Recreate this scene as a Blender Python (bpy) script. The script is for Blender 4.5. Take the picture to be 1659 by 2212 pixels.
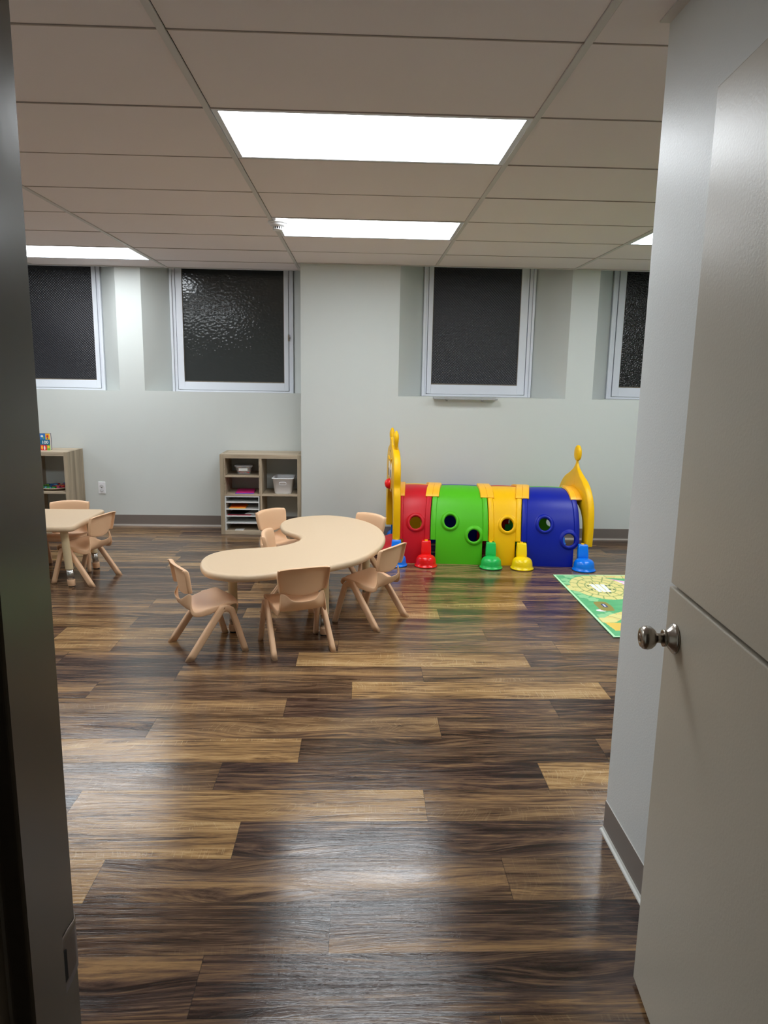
import bpy, bmesh, math, random
from mathutils import Vector, Matrix
from math import sin, cos, pi, radians as rad

for o in list(bpy.data.objects): bpy.data.objects.remove(o)
SC = bpy.context.scene
COL = SC.collection

# ------------------------------------------------------------------ camera
cam_d = bpy.data.cameras.new('camera'); cam = bpy.data.objects.new('camera', cam_d); COL.objects.link(cam)
cam_d.sensor_fit = 'HORIZONTAL'; cam_d.sensor_width = 36.0; cam_d.lens = 1551.8 / 1659 * 36
cam_d.clip_start = 0.02
Rv = Vector((0.9993558, -0.03154086, 0.01712178)); Uv = Vector((-0.01100631, 0.18473818, 0.98272614)); Fv = Vector((0.03415908, 0.98228152, -0.18427202))
M = Matrix((Rv, Uv, -Fv)).transposed().to_4x4(); M.translation = Vector((0, 0, 1.462))
cam.matrix_world = M
SC.camera = cam

# ------------------------------------------------------------------ world, exposure
w = bpy.data.worlds.new('night'); SC.world = w; w.use_nodes = True
w.node_tree.nodes['Background'].inputs[0].default_value = (0.02, 0.025, 0.04, 1)
w.node_tree.nodes['Background'].inputs[1].default_value = 0.05
PANEL_STRENGTH = 14.5
HALL_FILL = 0.9  # strength of the added hallway fill that lifts the dark jamb
vs = SC.view_settings
vs.view_transform = 'Standard'; vs.look = 'None'; vs.gamma = 1; vs.use_curve_mapping = False
vs.exposure = 0.0

CEIL = 2.42

# ------------------------------------------------------------------ material helpers
def srgb(r, g, b):
    f = lambda c: (c / 255 / 12.92) if c / 255 <= 0.04045 else ((c / 255 + 0.055) / 1.055) ** 2.4
    return (f(r), f(g), f(b), 1)

def mat(name, col, rough=0.5, metal=0.0, bump=None, spec=0.5, vary=0.0, vscale=6.0, coat=0.0):
    m = bpy.data.materials.new(name); m.use_nodes = True
    nt = m.node_tree; b = nt.nodes['Principled BSDF']
    b.inputs['Base Color'].default_value = col
    b.inputs['Roughness'].default_value = rough
    b.inputs['Metallic'].default_value = metal
    b.inputs['Specular IOR Level'].default_value = spec
    b.inputs['Coat Weight'].default_value = coat
    tc = nt.nodes.new('ShaderNodeTexCoord')
    if vary:
        n = nt.nodes.new('ShaderNodeTexNoise'); n.inputs['Scale'].default_value = vscale; n.inputs['Detail'].default_value = 4
        nt.links.new(tc.outputs['Object'], n.inputs['Vector'])
        mx = nt.nodes.new('ShaderNodeMix'); mx.data_type = 'RGBA'
        mx.inputs[6].default_value = tuple(c * (1 - vary) for c in col[:3]) + (1,)
        mx.inputs[7].default_value = tuple(min(1, c * (1 + vary)) for c in col[:3]) + (1,)
        nt.links.new(n.outputs['Fac'], mx.inputs[0]); nt.links.new(mx.outputs[2], b.inputs['Base Color'])
    if bump:
        sc, st = bump
        n = nt.nodes.new('ShaderNodeTexNoise'); n.inputs['Scale'].default_value = sc; n.inputs['Detail'].default_value = 3
        nt.links.new(tc.outputs['Object'], n.inputs['Vector'])
        bp = nt.nodes.new('ShaderNodeBump'); bp.inputs['Strength'].default_value = st; bp.inputs['Distance'].default_value = 0.002
        nt.links.new(n.outputs['Fac'], bp.inputs['Height']); nt.links.new(bp.outputs['Normal'], b.inputs['Normal'])
    return m

def wood_mat(name, c1, c2, axis='Z', rough=0.55, scale=1.0):
    m = bpy.data.materials.new(name); m.use_nodes = True
    nt = m.node_tree; b = nt.nodes['Principled BSDF']; b.inputs['Roughness'].default_value = rough
    tc = nt.nodes.new('ShaderNodeTexCoord'); mp = nt.nodes.new('ShaderNodeMapping')
    s = {'X': (1.5, 30, 30), 'Y': (30, 1.5, 30), 'Z': (30, 30, 1.5)}[axis]
    mp.inputs['Scale'].default_value = tuple(v * scale for v in s)
    nt.links.new(tc.outputs['Object'], mp.inputs['Vector'])
    n = nt.nodes.new('ShaderNodeTexNoise'); n.inputs['Scale'].default_value = 1.0; n.inputs['Detail'].default_value = 6; n.inputs['Roughness'].default_value = 0.65
    nt.links.new(mp.outputs[0], n.inputs['Vector'])
    r = nt.nodes.new('ShaderNodeValToRGB'); r.color_ramp.elements[0].position = 0.35; r.color_ramp.elements[1].position = 0.65
    r.color_ramp.elements[0].color = c1; r.color_ramp.elements[1].color = c2
    nt.links.new(n.outputs['Fac'], r.inputs[0]); nt.links.new(r.outputs[0], b.inputs['Base Color'])
    return m

def emis(name, col, strength):
    m = bpy.data.materials.new(name); m.use_nodes = True
    b = m.node_tree.nodes['Principled BSDF']
    b.inputs['Base Color'].default_value = (0.8, 0.8, 0.8, 1)
    b.inputs['Emission Color'].default_value = col; b.inputs['Emission Strength'].default_value = strength
    return m

M_WALL = mat('wall_paint', srgb(208, 212, 208), 0.42, bump=(180, 0.08), spec=0.4)
M_WALLG = mat('wall_paint_satin', srgb(218, 221, 220), 0.40, bump=(170, 0.22), spec=0.3)
M_TILE = mat('ceiling_tile', srgb(236, 227, 228), 0.9, bump=(260, 0.15), vary=0.02, vscale=2)
M_GRID = mat('ceiling_grid_metal', srgb(206, 202, 200), 0.5)
M_TRIMW = mat('white_window_paint', srgb(226, 229, 236), 0.35, bump=(60, 0.05))
M_BASE = mat('taupe_vinyl', srgb(120, 110, 103), 0.38, bump=(20, 0.05))
M_CAULK = mat('pale_caulk_line', srgb(200, 200, 194), 0.35)
M_DOOR = mat('taupe_door_enamel', srgb(194, 186, 170), 0.36, bump=(150, 0.16), spec=0.32)
M_JAMB = mat('taupe_enamel_shaded', srgb(118, 108, 94), 0.25, bump=(40, 0.06), spec=0.45)  # door paint darkened, hallway shade put into the frame colour
M_DARK = mat('dark_void', srgb(14, 13, 13), 0.8)
M_HALL = mat('hall_paint', srgb(150, 146, 138), 0.6)
M_CHAIR = mat('peach_plastic', srgb(231, 188, 148), 0.45, bump=(400, 0.05))
M_TABLE = mat('cream_plastic_top', srgb(212, 186, 153), 0.45, bump=(500, 0.06))
M_SLEEVE = mat('beige_leg_tube', srgb(220, 200, 160), 0.4)
M_CHROME = mat('chrome_tube', srgb(190, 188, 184), 0.22, metal=1.0)
M_NICKEL = mat('brushed_nickel', srgb(168, 160, 150), 0.24, metal=1.0)
M_BRONZE = mat('dull_bronze_plate', srgb(110, 96, 86), 0.4, metal=0.7)
M_RUBBER = mat('black_rubber', srgb(20, 20, 20), 0.7)
M_RED = mat('red_plastic', srgb(196, 22, 36), 0.42, spec=0.3)
M_REDB = mat('bright_red_plastic', srgb(236, 24, 24), 0.2)
M_GREEN = mat('lime_plastic', srgb(82, 186, 26), 0.42, spec=0.3)
M_GREENB = mat('emerald_plastic', srgb(34, 186, 84), 0.22)
M_YEL = mat('yellow_plastic', srgb(244, 188, 6), 0.40, spec=0.3)
M_YELB = mat('bright_yellow_plastic', srgb(250, 214, 10), 0.22)
M_AMBER = mat('amber_clip_plastic', srgb(255, 188, 44), 0.34)
M_BLUE = mat('navy_plastic', srgb(8, 30, 152), 0.38, spec=0.3)
M_BLUEB = mat('sky_blue_plastic', srgb(0, 118, 232), 0.22)
M_WHITE = mat('white_plastic', srgb(236, 236, 238), 0.35)
M_BLACK = mat('black_plastic', srgb(14, 14, 16), 0.3)
M_PAPER = mat('white_paper', srgb(238, 238, 234), 0.7)
M_LAM = wood_mat('oak_laminate_upright', srgb(160, 143, 120), srgb(200, 183, 158), 'Z')
M_LAMX = wood_mat('oak_laminate_board', srgb(160, 143, 120), srgb(202, 185, 160), 'X')
M_LAMEND = wood_mat('oak_laminate_side', srgb(140, 126, 104), srgb(186, 169, 144), 'Z', scale=0.55)
M_TOE = mat('taupe_cove_toe', srgb(158, 149, 140), 0.35)
M_INS = mat('white_melamine', srgb(226, 228, 226), 0.4)

# ------------------------------------------------------------------ mesh helpers
class MB:
    def __init__(s): s.v = []; s.f = []; s.m = []; s.sm = []
    def add(s, vs_, fs, mi=0, smooth=False):
        n = len(s.v); s.v += [tuple(v) for v in vs_]
        for f in fs: s.f.append([i + n for i in f]); s.m.append(mi); s.sm.append(smooth)
        return s
    def box(s, x0, x1, y0, y1, z0, z1, mi=0):
        return s.add([(x0, y0, z0), (x1, y0, z0), (x1, y1, z0), (x0, y1, z0), (x0, y0, z1), (x1, y0, z1), (x1, y1, z1), (x0, y1, z1)],
                     [(0, 3, 2, 1), (4, 5, 6, 7), (0, 1, 5, 4), (1, 2, 6, 5), (2, 3, 7, 6), (3, 0, 4, 7)], mi)
    def quad(s, a, b, c, d, mi=0): return s.add([a, b, c, d], [(0, 1, 2, 3)], mi)
    def rings(s, rs, cap0=True, cap1=True, mi=0, smooth=True, closed=True):
        n = len(rs[0]); vs_ = [p for r in rs for p in r]; fs = []
        for k in range(len(rs) - 1):
            for i in range(n if closed else n - 1):
                j = (i + 1) % n
                fs.append((k * n + i, k * n + j, (k + 1) * n + j, (k + 1) * n + i))
        s.add(vs_, fs, mi, smooth)
        base = len(s.v) - len(vs_)
        if cap0: s.f.append([base + i for i in range(n)][::-1]); s.m.append(mi); s.sm.append(False)
        if cap1: s.f.append([base + (len(rs) - 1) * n + i for i in range(n)]); s.m.append(mi); s.sm.append(False)
        return s
    def lathe(s, prof, c=(0, 0, 0), n=32, axis='Z', mi=0, cap0=True, cap1=True, sx=1, sy=1):
        rs = []
        for r, h in prof:
            ring = []
            for i in range(n):
                a = 2 * pi * i / n; p = (r * cos(a) * sx, r * sin(a) * sy, h)
                if axis == 'X': p = (h, r * cos(a) * sx, r * sin(a) * sy)
                if axis == 'Y': p = (r * sin(a) * sx, h, r * cos(a) * sy)
                ring.append((p[0] + c[0], p[1] + c[1], p[2] + c[2]))
            rs.append(ring)
        return s.rings(rs, cap0, cap1, mi)
    def grid(s, fn, nu, nv, mi=0, smooth=True, wrap=False):
        vs_ = [fn(i / nu, j / nv) for j in range(nv + 1) for i in range(nu + 1)]
        fs = [(j * (nu + 1) + i, j * (nu + 1) + i + 1, (j + 1) * (nu + 1) + i + 1, (j + 1) * (nu + 1) + i) for j in range(nv) for i in range(nu)]
        return s.add(vs_, fs, mi, smooth)

def obj(name, mb, mats, parent=None, bevel=0, seg=2, recalc=True, auto=None, **props):
    me = bpy.data.meshes.new(name); me.from_pydata(mb.v, [], mb.f)
    if not isinstance(mats, (list, tuple)): mats = [mats]
    for m in mats: me.materials.append(m)
    me.polygons.foreach_set('material_index', mb.m); me.polygons.foreach_set('use_smooth', mb.sm)
    me.update()
    if recalc:
        bm = bmesh.new(); bm.from_mesh(me); bmesh.ops.remove_doubles(bm, verts=bm.verts, dist=1e-6)
        bmesh.ops.recalc_face_normals(bm, faces=bm.faces); bm.to_mesh(me); bm.free()
    o = bpy.data.objects.new(name, me); COL.objects.link(o)
    if parent: o.parent = parent
    if bevel:
        b = o.modifiers.new('bevel', 'BEVEL'); b.width = bevel; b.segments = seg; b.limit_method = 'ANGLE'; b.angle_limit = rad(40)
        b.harden_normals = False
    for k, v in props.items(): o[k] = v
    return o

def struct(name, mb, mats, parent=None, **kw):
    o = obj(name, mb, mats, parent, **kw)
    if not parent: o['kind'] = 'structure'
    return o

def tag(o, label, cat, group=None):
    o['label'] = label; o['category'] = cat
    if group: o['group'] = group
    return o

def thing(name, loc, rz=0, label=None, cat=None, group=None):
    o = bpy.data.objects.new(name, None); COL.objects.link(o)
    o.empty_display_size = 0.05
    o.location = loc; o.rotation_euler = (0, 0, rz)
    if label: tag(o, label, cat, group)
    return o

def dup(root, loc, rz, label=None, group=None):
    r = root.copy(); COL.objects.link(r); r.location = loc; r.rotation_euler = (0, 0, rz)
    if label: r['label'] = label
    if group: r['group'] = group
    for ch in list(root.children):
        c = ch.copy(); COL.objects.link(c); c.parent = r
        for g in list(ch.children):
            d = g.copy(); COL.objects.link(d); d.parent = c
    return r

def catmull(pts, n=6, closed=False):
    out = []; N = len(pts); rng = range(N if closed else N - 1)
    P = lambda i: Vector(pts[i % N] if closed else pts[max(0, min(N - 1, i))])
    for i in rng:
        p0, p1, p2, p3 = P(i - 1), P(i), P(i + 1), P(i + 2)
        for k in range(n):
            t = k / n
            out.append(0.5 * ((2 * p1) + (p2 - p0) * t + (2 * p0 - 5 * p1 + 4 * p2 - p3) * t * t + (3 * p1 - p0 - 3 * p2 + p3) * t ** 3))
    if not closed: out.append(P(N - 1))
    return out

def lerp(a, b, t): return a + (b - a) * t
def interp(tab, x):
    if x <= tab[0][0]: return tab[0][1]
    for (x0, y0), (x1, y1) in zip(tab, tab[1:]):
        if x <= x1: return lerp(y0, y1, (x - x0) / (x1 - x0))
    return tab[-1][1]

# ================================================================== FLOOR
def floor_material():
    m = bpy.data.materials.new('vinyl_plank_floor'); m.use_nodes = True
    nt = m.node_tree; L = nt.links.new; b = nt.nodes['Principled BSDF']
    N = lambda t: nt.nodes.new('ShaderNode' + t)
    at = N('Attribute'); at.attribute_name = 'plank'
    sep = N('SeparateColor'); L(at.outputs['Color'], sep.inputs[0])
    tone, r1, r2 = sep.outputs[0], sep.outputs[1], sep.outputs[2]
    uv = N('UVMap'); uv.uv_map = 'plank_uv'
    off = N('CombineXYZ')
    def math_(op, a, bb=None, clamp=False):
        n = N('Math'); n.operation = op; n.use_clamp = clamp
        for i, v in enumerate((a, bb)):
            if v is None: continue
            if isinstance(v, (int, float)): n.inputs[i].default_value = v
            else: L(v, n.inputs[i])
        return n.outputs[0]
    L(math_('MULTIPLY', r1, 37.0), off.inputs[0]); L(math_('MULTIPLY', r2, 5.0), off.inputs[1]); L(math_('MULTIPLY', r1, 91.0), off.inputs[2])
    add = N('VectorMath'); add.operation = 'ADD'; L(uv.outputs[0], add.inputs[0]); L(off.outputs[0], add.inputs[1])
    def noise(sx, sy, detail=5, rough=0.6, dist=0.0, lac=2.0):
        mp = N('Mapping'); mp.inputs['Scale'].default_value = (sx, sy, 1); L(add.outputs[0], mp.inputs[0])
        n = N('TexNoise'); n.inputs['Scale'].default_value = 1; n.inputs['Detail'].default_value = detail
        n.inputs['Roughness'].default_value = rough; n.inputs['Distortion'].default_value = dist
        L(mp.outputs[0], n.inputs['Vector']); return n.outputs['Fac']
    # knots: the grain swirls round them
    mpv = N('Mapping'); mpv.inputs['Scale'].default_value = (1.35, 6.0, 1); L(add.outputs[0], mpv.inputs[0])
    vor = N('TexVoronoi'); vor.inputs['Scale'].default_value = 1.0; L(mpv.outputs[0], vor.inputs['Vector'])
    near = math_('POWER', math_('SUBTRACT', 1.0, math_('MULTIPLY', vor.outputs['Distance'], 1.9), True), 1.5)
    sw_ = N('CombineXYZ'); L(math_('MULTIPLY', near, 0.10), sw_.inputs[0]); L(math_('MULTIPLY', near, 0.055), sw_.inputs[1])
    add2 = N('VectorMath'); add2.operation = 'ADD'; L(add.outputs[0], add2.inputs[0]); L(sw_.outputs[0], add2.inputs[1]); add = add2
    broad = noise(0.9, 9, 2, 0.5, 0.4)         # wide colour bands along the board
    fig = noise(1.9, 30, 6, 0.66, 2.2)         # cathedral figure
    mid = noise(4, 85, 4, 0.65, 0.6)          # streaks
    fine = noise(9, 260, 4, 0.75, 0.2)           # pore streaks
    saw = noise(230, 9, 2, 0.5, 0.0)             # cross saw marks
    knot = math_('SUBTRACT', 1.0, math_('MULTIPLY', vor.outputs['Distance'], 5.5), True)
    knot = math_('POWER', knot, 1.6)
    def ramp(fac, stops):
        r = N('ValToRGB'); e = r.color_ramp.elements
        e[0].position, e[0].color = stops[0]; e[1].position, e[1].color = stops[-1]
        for p_, c_ in stops[1:-1]:
            q = e.new(p_); q.color = c_
        L(fac, r.inputs[0]); return r.outputs[0]
    mixf = math_('ADD', math_('MULTIPLY', fig, 0.62), math_('MULTIPLY', broad, 0.38))
    mixf = math_('ADD', mixf, math_('ADD', math_('MULTIPLY', math_('SUBTRACT', fine, 0.5), 0.30), math_('MULTIPLY', math_('SUBTRACT', mid, 0.5), 0.28)))
    mixf = math_('ADD', 0.5, math_('MULTIPLY', math_('SUBTRACT', mixf, 0.5), 1.2))
    sxv = N('SeparateXYZ'); L(uv.outputs[0], sxv.inputs[0])
    # a paler sapwood band runs along one part of each dark board
    dv = math_('DIVIDE', math_('SUBTRACT', math_('ADD', sxv.outputs[1], math_('MULTIPLY', math_('SUBTRACT', broad, 0.5), 0.10)), math_('MULTIPLY', r2, 0.187)), 0.030)
    sap = math_('DIVIDE', 1.0, math_('ADD', 1.0, math_('POWER', math_('ABSOLUTE', dv), 3.0)))
    darkf = math_('ADD', math_('SUBTRACT', mixf, 0.045), math_('MULTIPLY', sap, math_('MULTIPLY', r1, 0.19)))
    dark = ramp(darkf, [(0.33, srgb(32, 22, 20)), (0.42, srgb(60, 43, 37)), (0.50, srgb(88, 67, 55)), (0.58, srgb(118, 91, 67)), (0.70, srgb(156, 121, 82))])
    tan = ramp(mixf, [(0.32, srgb(66, 48, 36)), (0.43, srgb(128, 97, 63)), (0.53, srgb(166, 130, 86)), (0.68, srgb(194, 160, 112))])
    mx = N('Mix'); mx.data_type = 'RGBA'; L(tone, mx.inputs[0]); L(dark, mx.inputs[6]); L(tan, mx.inputs[7])
    # pores
    pore = math_('MULTIPLY', math_('GREATER_THAN', math_('ADD', fine, math_('MULTIPLY', math_('SUBTRACT', 0.5, fig), 0.5)), 0.64), 0.30)
    k2 = math_('MULTIPLY', knot, 0.75)
    dk = math_('MAXIMUM', pore, k2)
    mx2 = N('Mix'); mx2.data_type = 'RGBA'; L(dk, mx2.inputs[0]); L(mx.outputs[2], mx2.inputs[6]); mx2.inputs[7].default_value = srgb(48, 36, 32)
    # pale saw marks
    sw = math_('MULTIPLY', math_('MULTIPLY', math_('GREATER_THAN', saw, 0.62), math_('MULTIPLY', math_('GREATER_THAN', broad, 0.52), 0.30)), tone)
    mx3 = N('Mix'); mx3.data_type = 'RGBA'; L(sw, mx3.inputs[0]); L(mx2.outputs[2], mx3.inputs[6]); mx3.inputs[7].default_value = srgb(214, 186, 140)
    # seams
    sx = N('SeparateXYZ'); L(uv.outputs[0], sx.inputs[0])
    W = 0.187
    e1 = math_('MINIMUM', sx.outputs[1], math_('SUBTRACT', W, sx.outputs[1]))
    at2 = N('Attribute'); at2.attribute_name = 'plen'
    e2 = math_('MINIMUM', sx.outputs[0], math_('SUBTRACT', at2.outputs['Fac'], sx.outputs[0]))
    e = math_('MINIMUM', e1, e2)
    seam = math_('SUBTRACT', 1.0, math_('DIVIDE', e, 0.0019), True)
    mx4 = N('Mix'); mx4.data_type = 'RGBA'; L(math_('MULTIPLY', seam, 0.7), mx4.inputs[0]); L(mx3.outputs[2], mx4.inputs[6]); mx4.inputs[7].default_value = srgb(26, 20, 19)
    L(mx4.outputs[2], b.inputs['Base Color'])
    ro = math_('ADD', 0.085, math_('MULTIPLY', fine, 0.11)); L(ro, b.inputs['Roughness'])
    b.inputs['Specular IOR Level'].default_value = 0.5
    h = math_('SUBTRACT', math_('ADD', math_('ADD', math_('MULTIPLY', fine, 0.40), math_('MULTIPLY', mid, 1.0)), math_('MULTIPLY', fig, 0.5)), math_('MULTIPLY', seam, 0.15))
    h = math_('ADD', h, math_('MULTIPLY', saw, 0.15))
    bp = N('Bump'); bp.inputs['Strength'].default_value = 0.27; bp.inputs['Distance'].default_value = 0.0018
    L(h, bp.inputs['Height']); L(bp.outputs[0], b.inputs['Normal'])
    return m

def build_floor():
    random.seed(11)
    W, LN, Y0 = 0.187, 1.215, 1.425
    X0, X1 = -5.5, 4.6
    phase = {-1: .34, 0: -.385, 1: -.068, 2: .452, 3: -.383, 4: .241, 5: .701, 6: .989, 7: .351, 8: .892, 9: 1.188, 10: .325, 11: .897,
             12: -1.324, 13: .736, 14: 1.093, 15: .505, 16: 1.098, 17: .301, 21: -.265, 24: -1.514, 26: -1.845, 27: -1.65}
    tan = {(3, -.8): 1, (4, -.3): 1, (5, 1.0): 1, (6, -.6): 1, (9, .6): 1, (11, .3): .95, (12, -1.6): .8, (13, -1.0): .7,
           (15, 0.0): .95, (16, .5): .75, (17, .6): .4, (21, -.9): .6, (24, -1.2): .5, (26, -1.3): .5, (2, -1.0): 1, (20, .9): .4,
           (7, 0.0): .45, (10, .9): .5, (8, -.9): .35, (10, -.3): .25, (14, -2): .5, (5, 0.2): .0, (18, .2): .4, (22, -2.2): .6, (12, .6): .35}
    b = MB(); attr = []; plen = []; uvs = []
    k = -4
    while Y0 + k * W < 7.05:
        y0, y1 = Y0 + k * W, Y0 + (k + 1) * W
        ph = phase.get(k, random.uniform(0, LN))
        n0 = math.floor((X0 - ph) / LN)
        x = ph + n0 * LN
        while x < X1:
            a, c = x, x + LN
            t = None
            for (kk, xx), vv in tan.items():
                if kk == k and a <= xx < c: t = vv
            if t is None:
                t = random.choice([0, 0, 0, .05, .1, .15, .3]) if (abs(k) < 17) else random.choice([0, 0, .1, .25, .5])
            xa, xc = max(a, X0), min(c, X1)
            if xc > xa:
                b.quad((xa, y0, 0), (xc, y0, 0), (xc, y1, 0), (xa, y1, 0))
                attr.append((t, random.random(), random.random(), 1)); plen.append(LN)
                uvs.append([(xa - a, 0), (xc - a, 0), (xc - a, W), (xa - a, W)])
            x += LN
        k += 1
    me = bpy.data.meshes.new('floor'); me.from_pydata(b.v, [], b.f)
    me.materials.append(floor_material())
    ca = me.attributes.new('plank', 'FLOAT_COLOR', 'CORNER'); pl = me.attributes.new('plen', 'FLOAT', 'FACE')
    uvl = me.uv_layers.new(name='plank_uv')
    for p in me.polygons:
        pl.data[p.index].value = plen[p.index]
        for q, li in enumerate(p.loop_indices):
            ca.data[li].color = attr[p.index]; uvl.data[li].uv = uvs[p.index][q]
    o = bpy.data.objects.new('floor', me); COL.objects.link(o); o['kind'] = 'structure'
    o['label'] = 'dark and tan wood-look vinyl plank floor'
build_floor()

# ================================================================== CEILING
GX, GY = -0.5743, 2.2667      # grid origin (column A, row 0)
PANELS = [(0, 1), (0, 4), (-2, 6), (-2, 1), (2, 4), (2, 1), (-4, 3)]
def build_ceiling():
    random.seed(4)
    b = MB(); TW, TH = 1.2192, 0.6096
    b.box(-5.6, 4.7, 0.5, 6.50, CEIL + 0.03, CEIL + 0.05, 1)
    b.box(-5.6, -0.535, 6.50, 6.945, CEIL + 0.03, CEIL + 0.05, 1)
    for c in range(-5, 5):
        for r in range(-3, 8):
            if (c, r) in PANELS: continue
            x0, x1 = GX + c * TW, GX + (c + 1) * TW
            y0, y1 = GY + r * TH, GY + (r + 1) * TH
            x0, x1 = max(x0, -5.5), min(x1, 4.6)
            y0 = max(y0, 0.62); y1 = min(y1, 6.95 if x1 < -0.5 else 6.508)
            if x1 - x0 < .05 or y1 - y0 < .02: continue
            g = 0.0034; dz = random.choice([0, 0, 0.0008, 0.0015, -0.0006])
            b.box(x0 + .0125, x1 - .0125, y0 + g, y1 - g, CEIL + dz, CEIL + 0.025, 0)
    struct('ceiling', b, [M_TILE, M_DARK], bevel=0.0015, seg=1)['label'] = 'suspended ceiling of pale two by four foot tiles'
    g = MB()
    for c in range(-4, 5):
        x = GX + c * TW
        if x < -5.5 or x > 4.6: continue
        g.box(x - 0.0125, x + 0.0105, 0.62, 6.94 if x < -0.55 else 6.505, CEIL - 0.0045, CEIL + 0.002)
    struct('trim_1', g, M_GRID)['label'] = 'metal runners of the ceiling grid'
    ct = MB()
    for k_ in range(-2, 8):
        y = GY + k_ * TH
        for c in range(-5, 5):
            x0, x1 = max(GX + c * TW + .012, -5.5), min(GX + (c + 1) * TW - .012, 4.6)
            if x1 - x0 < .05 or (y > 6.48 and x0 > -.6): continue
            ct.box(x0, x1, y - .0030, y + .0030, CEIL - .0024, CEIL + .02)
    struct('trim_4', ct, mat('cross_tee', srgb(176, 164, 156), .7))['label'] = 'thin dark cross joints of the ceiling grid'
    a = MB()   # wall angle round the walls
    a.box(-5.5, -0.535, 6.925, 6.95, CEIL - 0.006, CEIL)
    a.box(-0.535, 4.6, 6.487, 6.51, CEIL - 0.006, CEIL)
    a.box(-0.56, -0.535, 6.51, 6.95, CEIL - 0.006, CEIL)
    a.box(0.795, 0.825, 0.62, 2.125, CEIL - 0.005, CEIL - 0.001)
    a.box(-5.5, 0.825, 0.62, 0.645, CEIL - 0.006, CEIL)
    struct('trim_2', a, M_GRID)['label'] = 'metal wall angle along the ceiling edge'
build_ceiling()

M_EM = emis('led_diffuser', (0.90, 0.955, 1.0, 1), PANEL_STRENGTH)
def make_panel(c, r, label):
    x0 = GX + c * 1.2192; y0 = GY + r * 0.6096
    t = thing('ceiling_light_panel', (x0 + 0.6096, y0 + 0.3048, CEIL), 0, label, 'ceiling light', 'recessed light panels in the ceiling')
    f = MB(); X, Y, wd = 0.5965, 0.3035, 0.022
    for (a, b_, c_, d) in ((-X, X, -Y, -Y + wd), (-X, X, Y - wd, Y), (-X, -X + wd, -Y + wd, Y - wd), (X - wd, X, -Y + wd, Y - wd)):
        f.box(a, b_, c_, d, -0.002, 0.02)
    obj('panel_frame', f, M_TRIMW, t)
    d = MB(); d.box(-X + wd, X - wd, -Y + wd, Y - wd, 0.002, 0.012)
    obj('diffuser', d, M_EM, t)
make_panel(0, 1, 'largest lit rectangular ceiling panel, nearest the doorway')
make_panel(0, 4, 'lit ceiling panel beside the smoke detector, in line behind the largest one')
make_panel(-2, 6, 'lit ceiling panel at far left above the left windows')
make_panel(2, 4, 'lit ceiling panel at far right, only a sliver showing past the wall edge')
make_panel(-2, 1, 'lit ceiling panel hidden behind the left door jamb')
make_panel(2, 1, 'lit ceiling panel hidden behind the right partition wall')
make_panel(-4, 3, 'lit ceiling panel at the far left end of the room, out of view')

# ================================================================== WALLS
def wall_open(b, x0, x1, Y, z1, ops):
    """vertical wall in plane y=Y facing -Y; ops: (xo0, xo1, xi0, xi1, Yi, zs, zi) reaching up to z1"""
    xs = x0
    for (a, c, ai, ci, Yi, zs, zi) in ops:
        b.quad((xs, Y, 0), (a, Y, 0), (a, Y, z1), (xs, Y, z1))
        b.quad((a, Y, 0), (c, Y, 0), (c, Y, zs), (a, Y, zs))
        b.quad((a, Y, zs), (c, Y, zs), (ci, Yi, zi), (ai, Yi, zi))
        b.quad((a, Y, zs), (ai, Yi, zi), (ai, Yi, z1), (a, Y, z1))
        b.quad((c, Y, zs), (c, Y, z1), (ci, Yi, z1), (ci, Yi, zi))
        b.quad((a, Y, z1), (c, Y, z1), (ci, Yi, z1), (ai, Yi, z1))
        # outer wall round the frame
        xs = c
    b.quad((xs, Y, 0), (x1, Y, 0), (x1, Y, z1), (xs, Y, z1))
ZT = 2.62
wl = MB()
wall_open(wl, -5.5, -0.53, 6.95, ZT, [(-3.872, -2.270, -3.658, -2.483, 7.208, 1.297, 1.291), (-2.037, -0.536, -1.834, -0.659, 7.208, 1.297, 1.291)])
struct('wall_back_left', wl, M_WALL)['label'] = 'pale grey back wall behind the cube shelves'
wr = MB()
wall_open(wr, -0.533, 4.6, 6.51, ZT, [(0.334, 1.845, 0.572, 1.604, 6.872, 1.297, 1.297), (2.090, 3.601, 2.328, 3.36, 6.872, 1.297, 1.297)])
wr.quad((-0.533, 6.51, 0), (-0.533, 6.51, ZT), (-0.533, 6.95, ZT), (-0.533, 6.95, 0))
struct('wall_back', wr, M_WALL)['label'] = 'pale grey wall that steps forward behind the play tunnel'
b = MB(); b.box(0.825, 0.955, 0.62, 2.128, 0, CEIL + .03)
struct('wall_right', b, M_WALLG)['label'] = 'pale grey partition end behind the open door'
b = MB(); b.box(-5.62, -5.5, 0.5, 7.0, 0, ZT); struct('wall_left', b, M_WALL)
b = MB(); b.box(4.6, 4.72, 0.5, 7.0, 0, ZT); struct('wall_far_right', b, M_WALL)
b = MB(); b.box(-5.5, -0.33, 0.50, 0.62, 0, CEIL + .03); b.box(0.665, 4.6, 0.50, 0.62, 0, CEIL + .03); b.box(-0.33, 0.665, 0.50, 0.62, 2.09, CEIL + .03)
struct('wall_front', b, M_WALL)['label'] = 'wall around the doorway'
# hallway behind the camera
b = MB(); b.box(-1.3, -1.2, -1.9, 0.5, 0, 2.5); b.box(1.2, 1.3, -1.9, 0.5, 0, 2.5); b.box(-1.3, 1.3, -2.0, -1.9, 0, 2.5)
struct('wall_hall', b, M_HALL)
b = MB(); b.box(-1.3, 1.3, -2.0, 0.5, 2.5, 2.55); struct('ceiling_hall', b, M_HALL)
b = MB(); b.box(-1.3, 1.3, -2.0, 0.66, -0.03, -0.001); struct('floor_hall', b, wood_mat('hall_floor', srgb(70, 56, 48), srgb(110, 90, 72), 'X', 0.4, 0.4))

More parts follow.
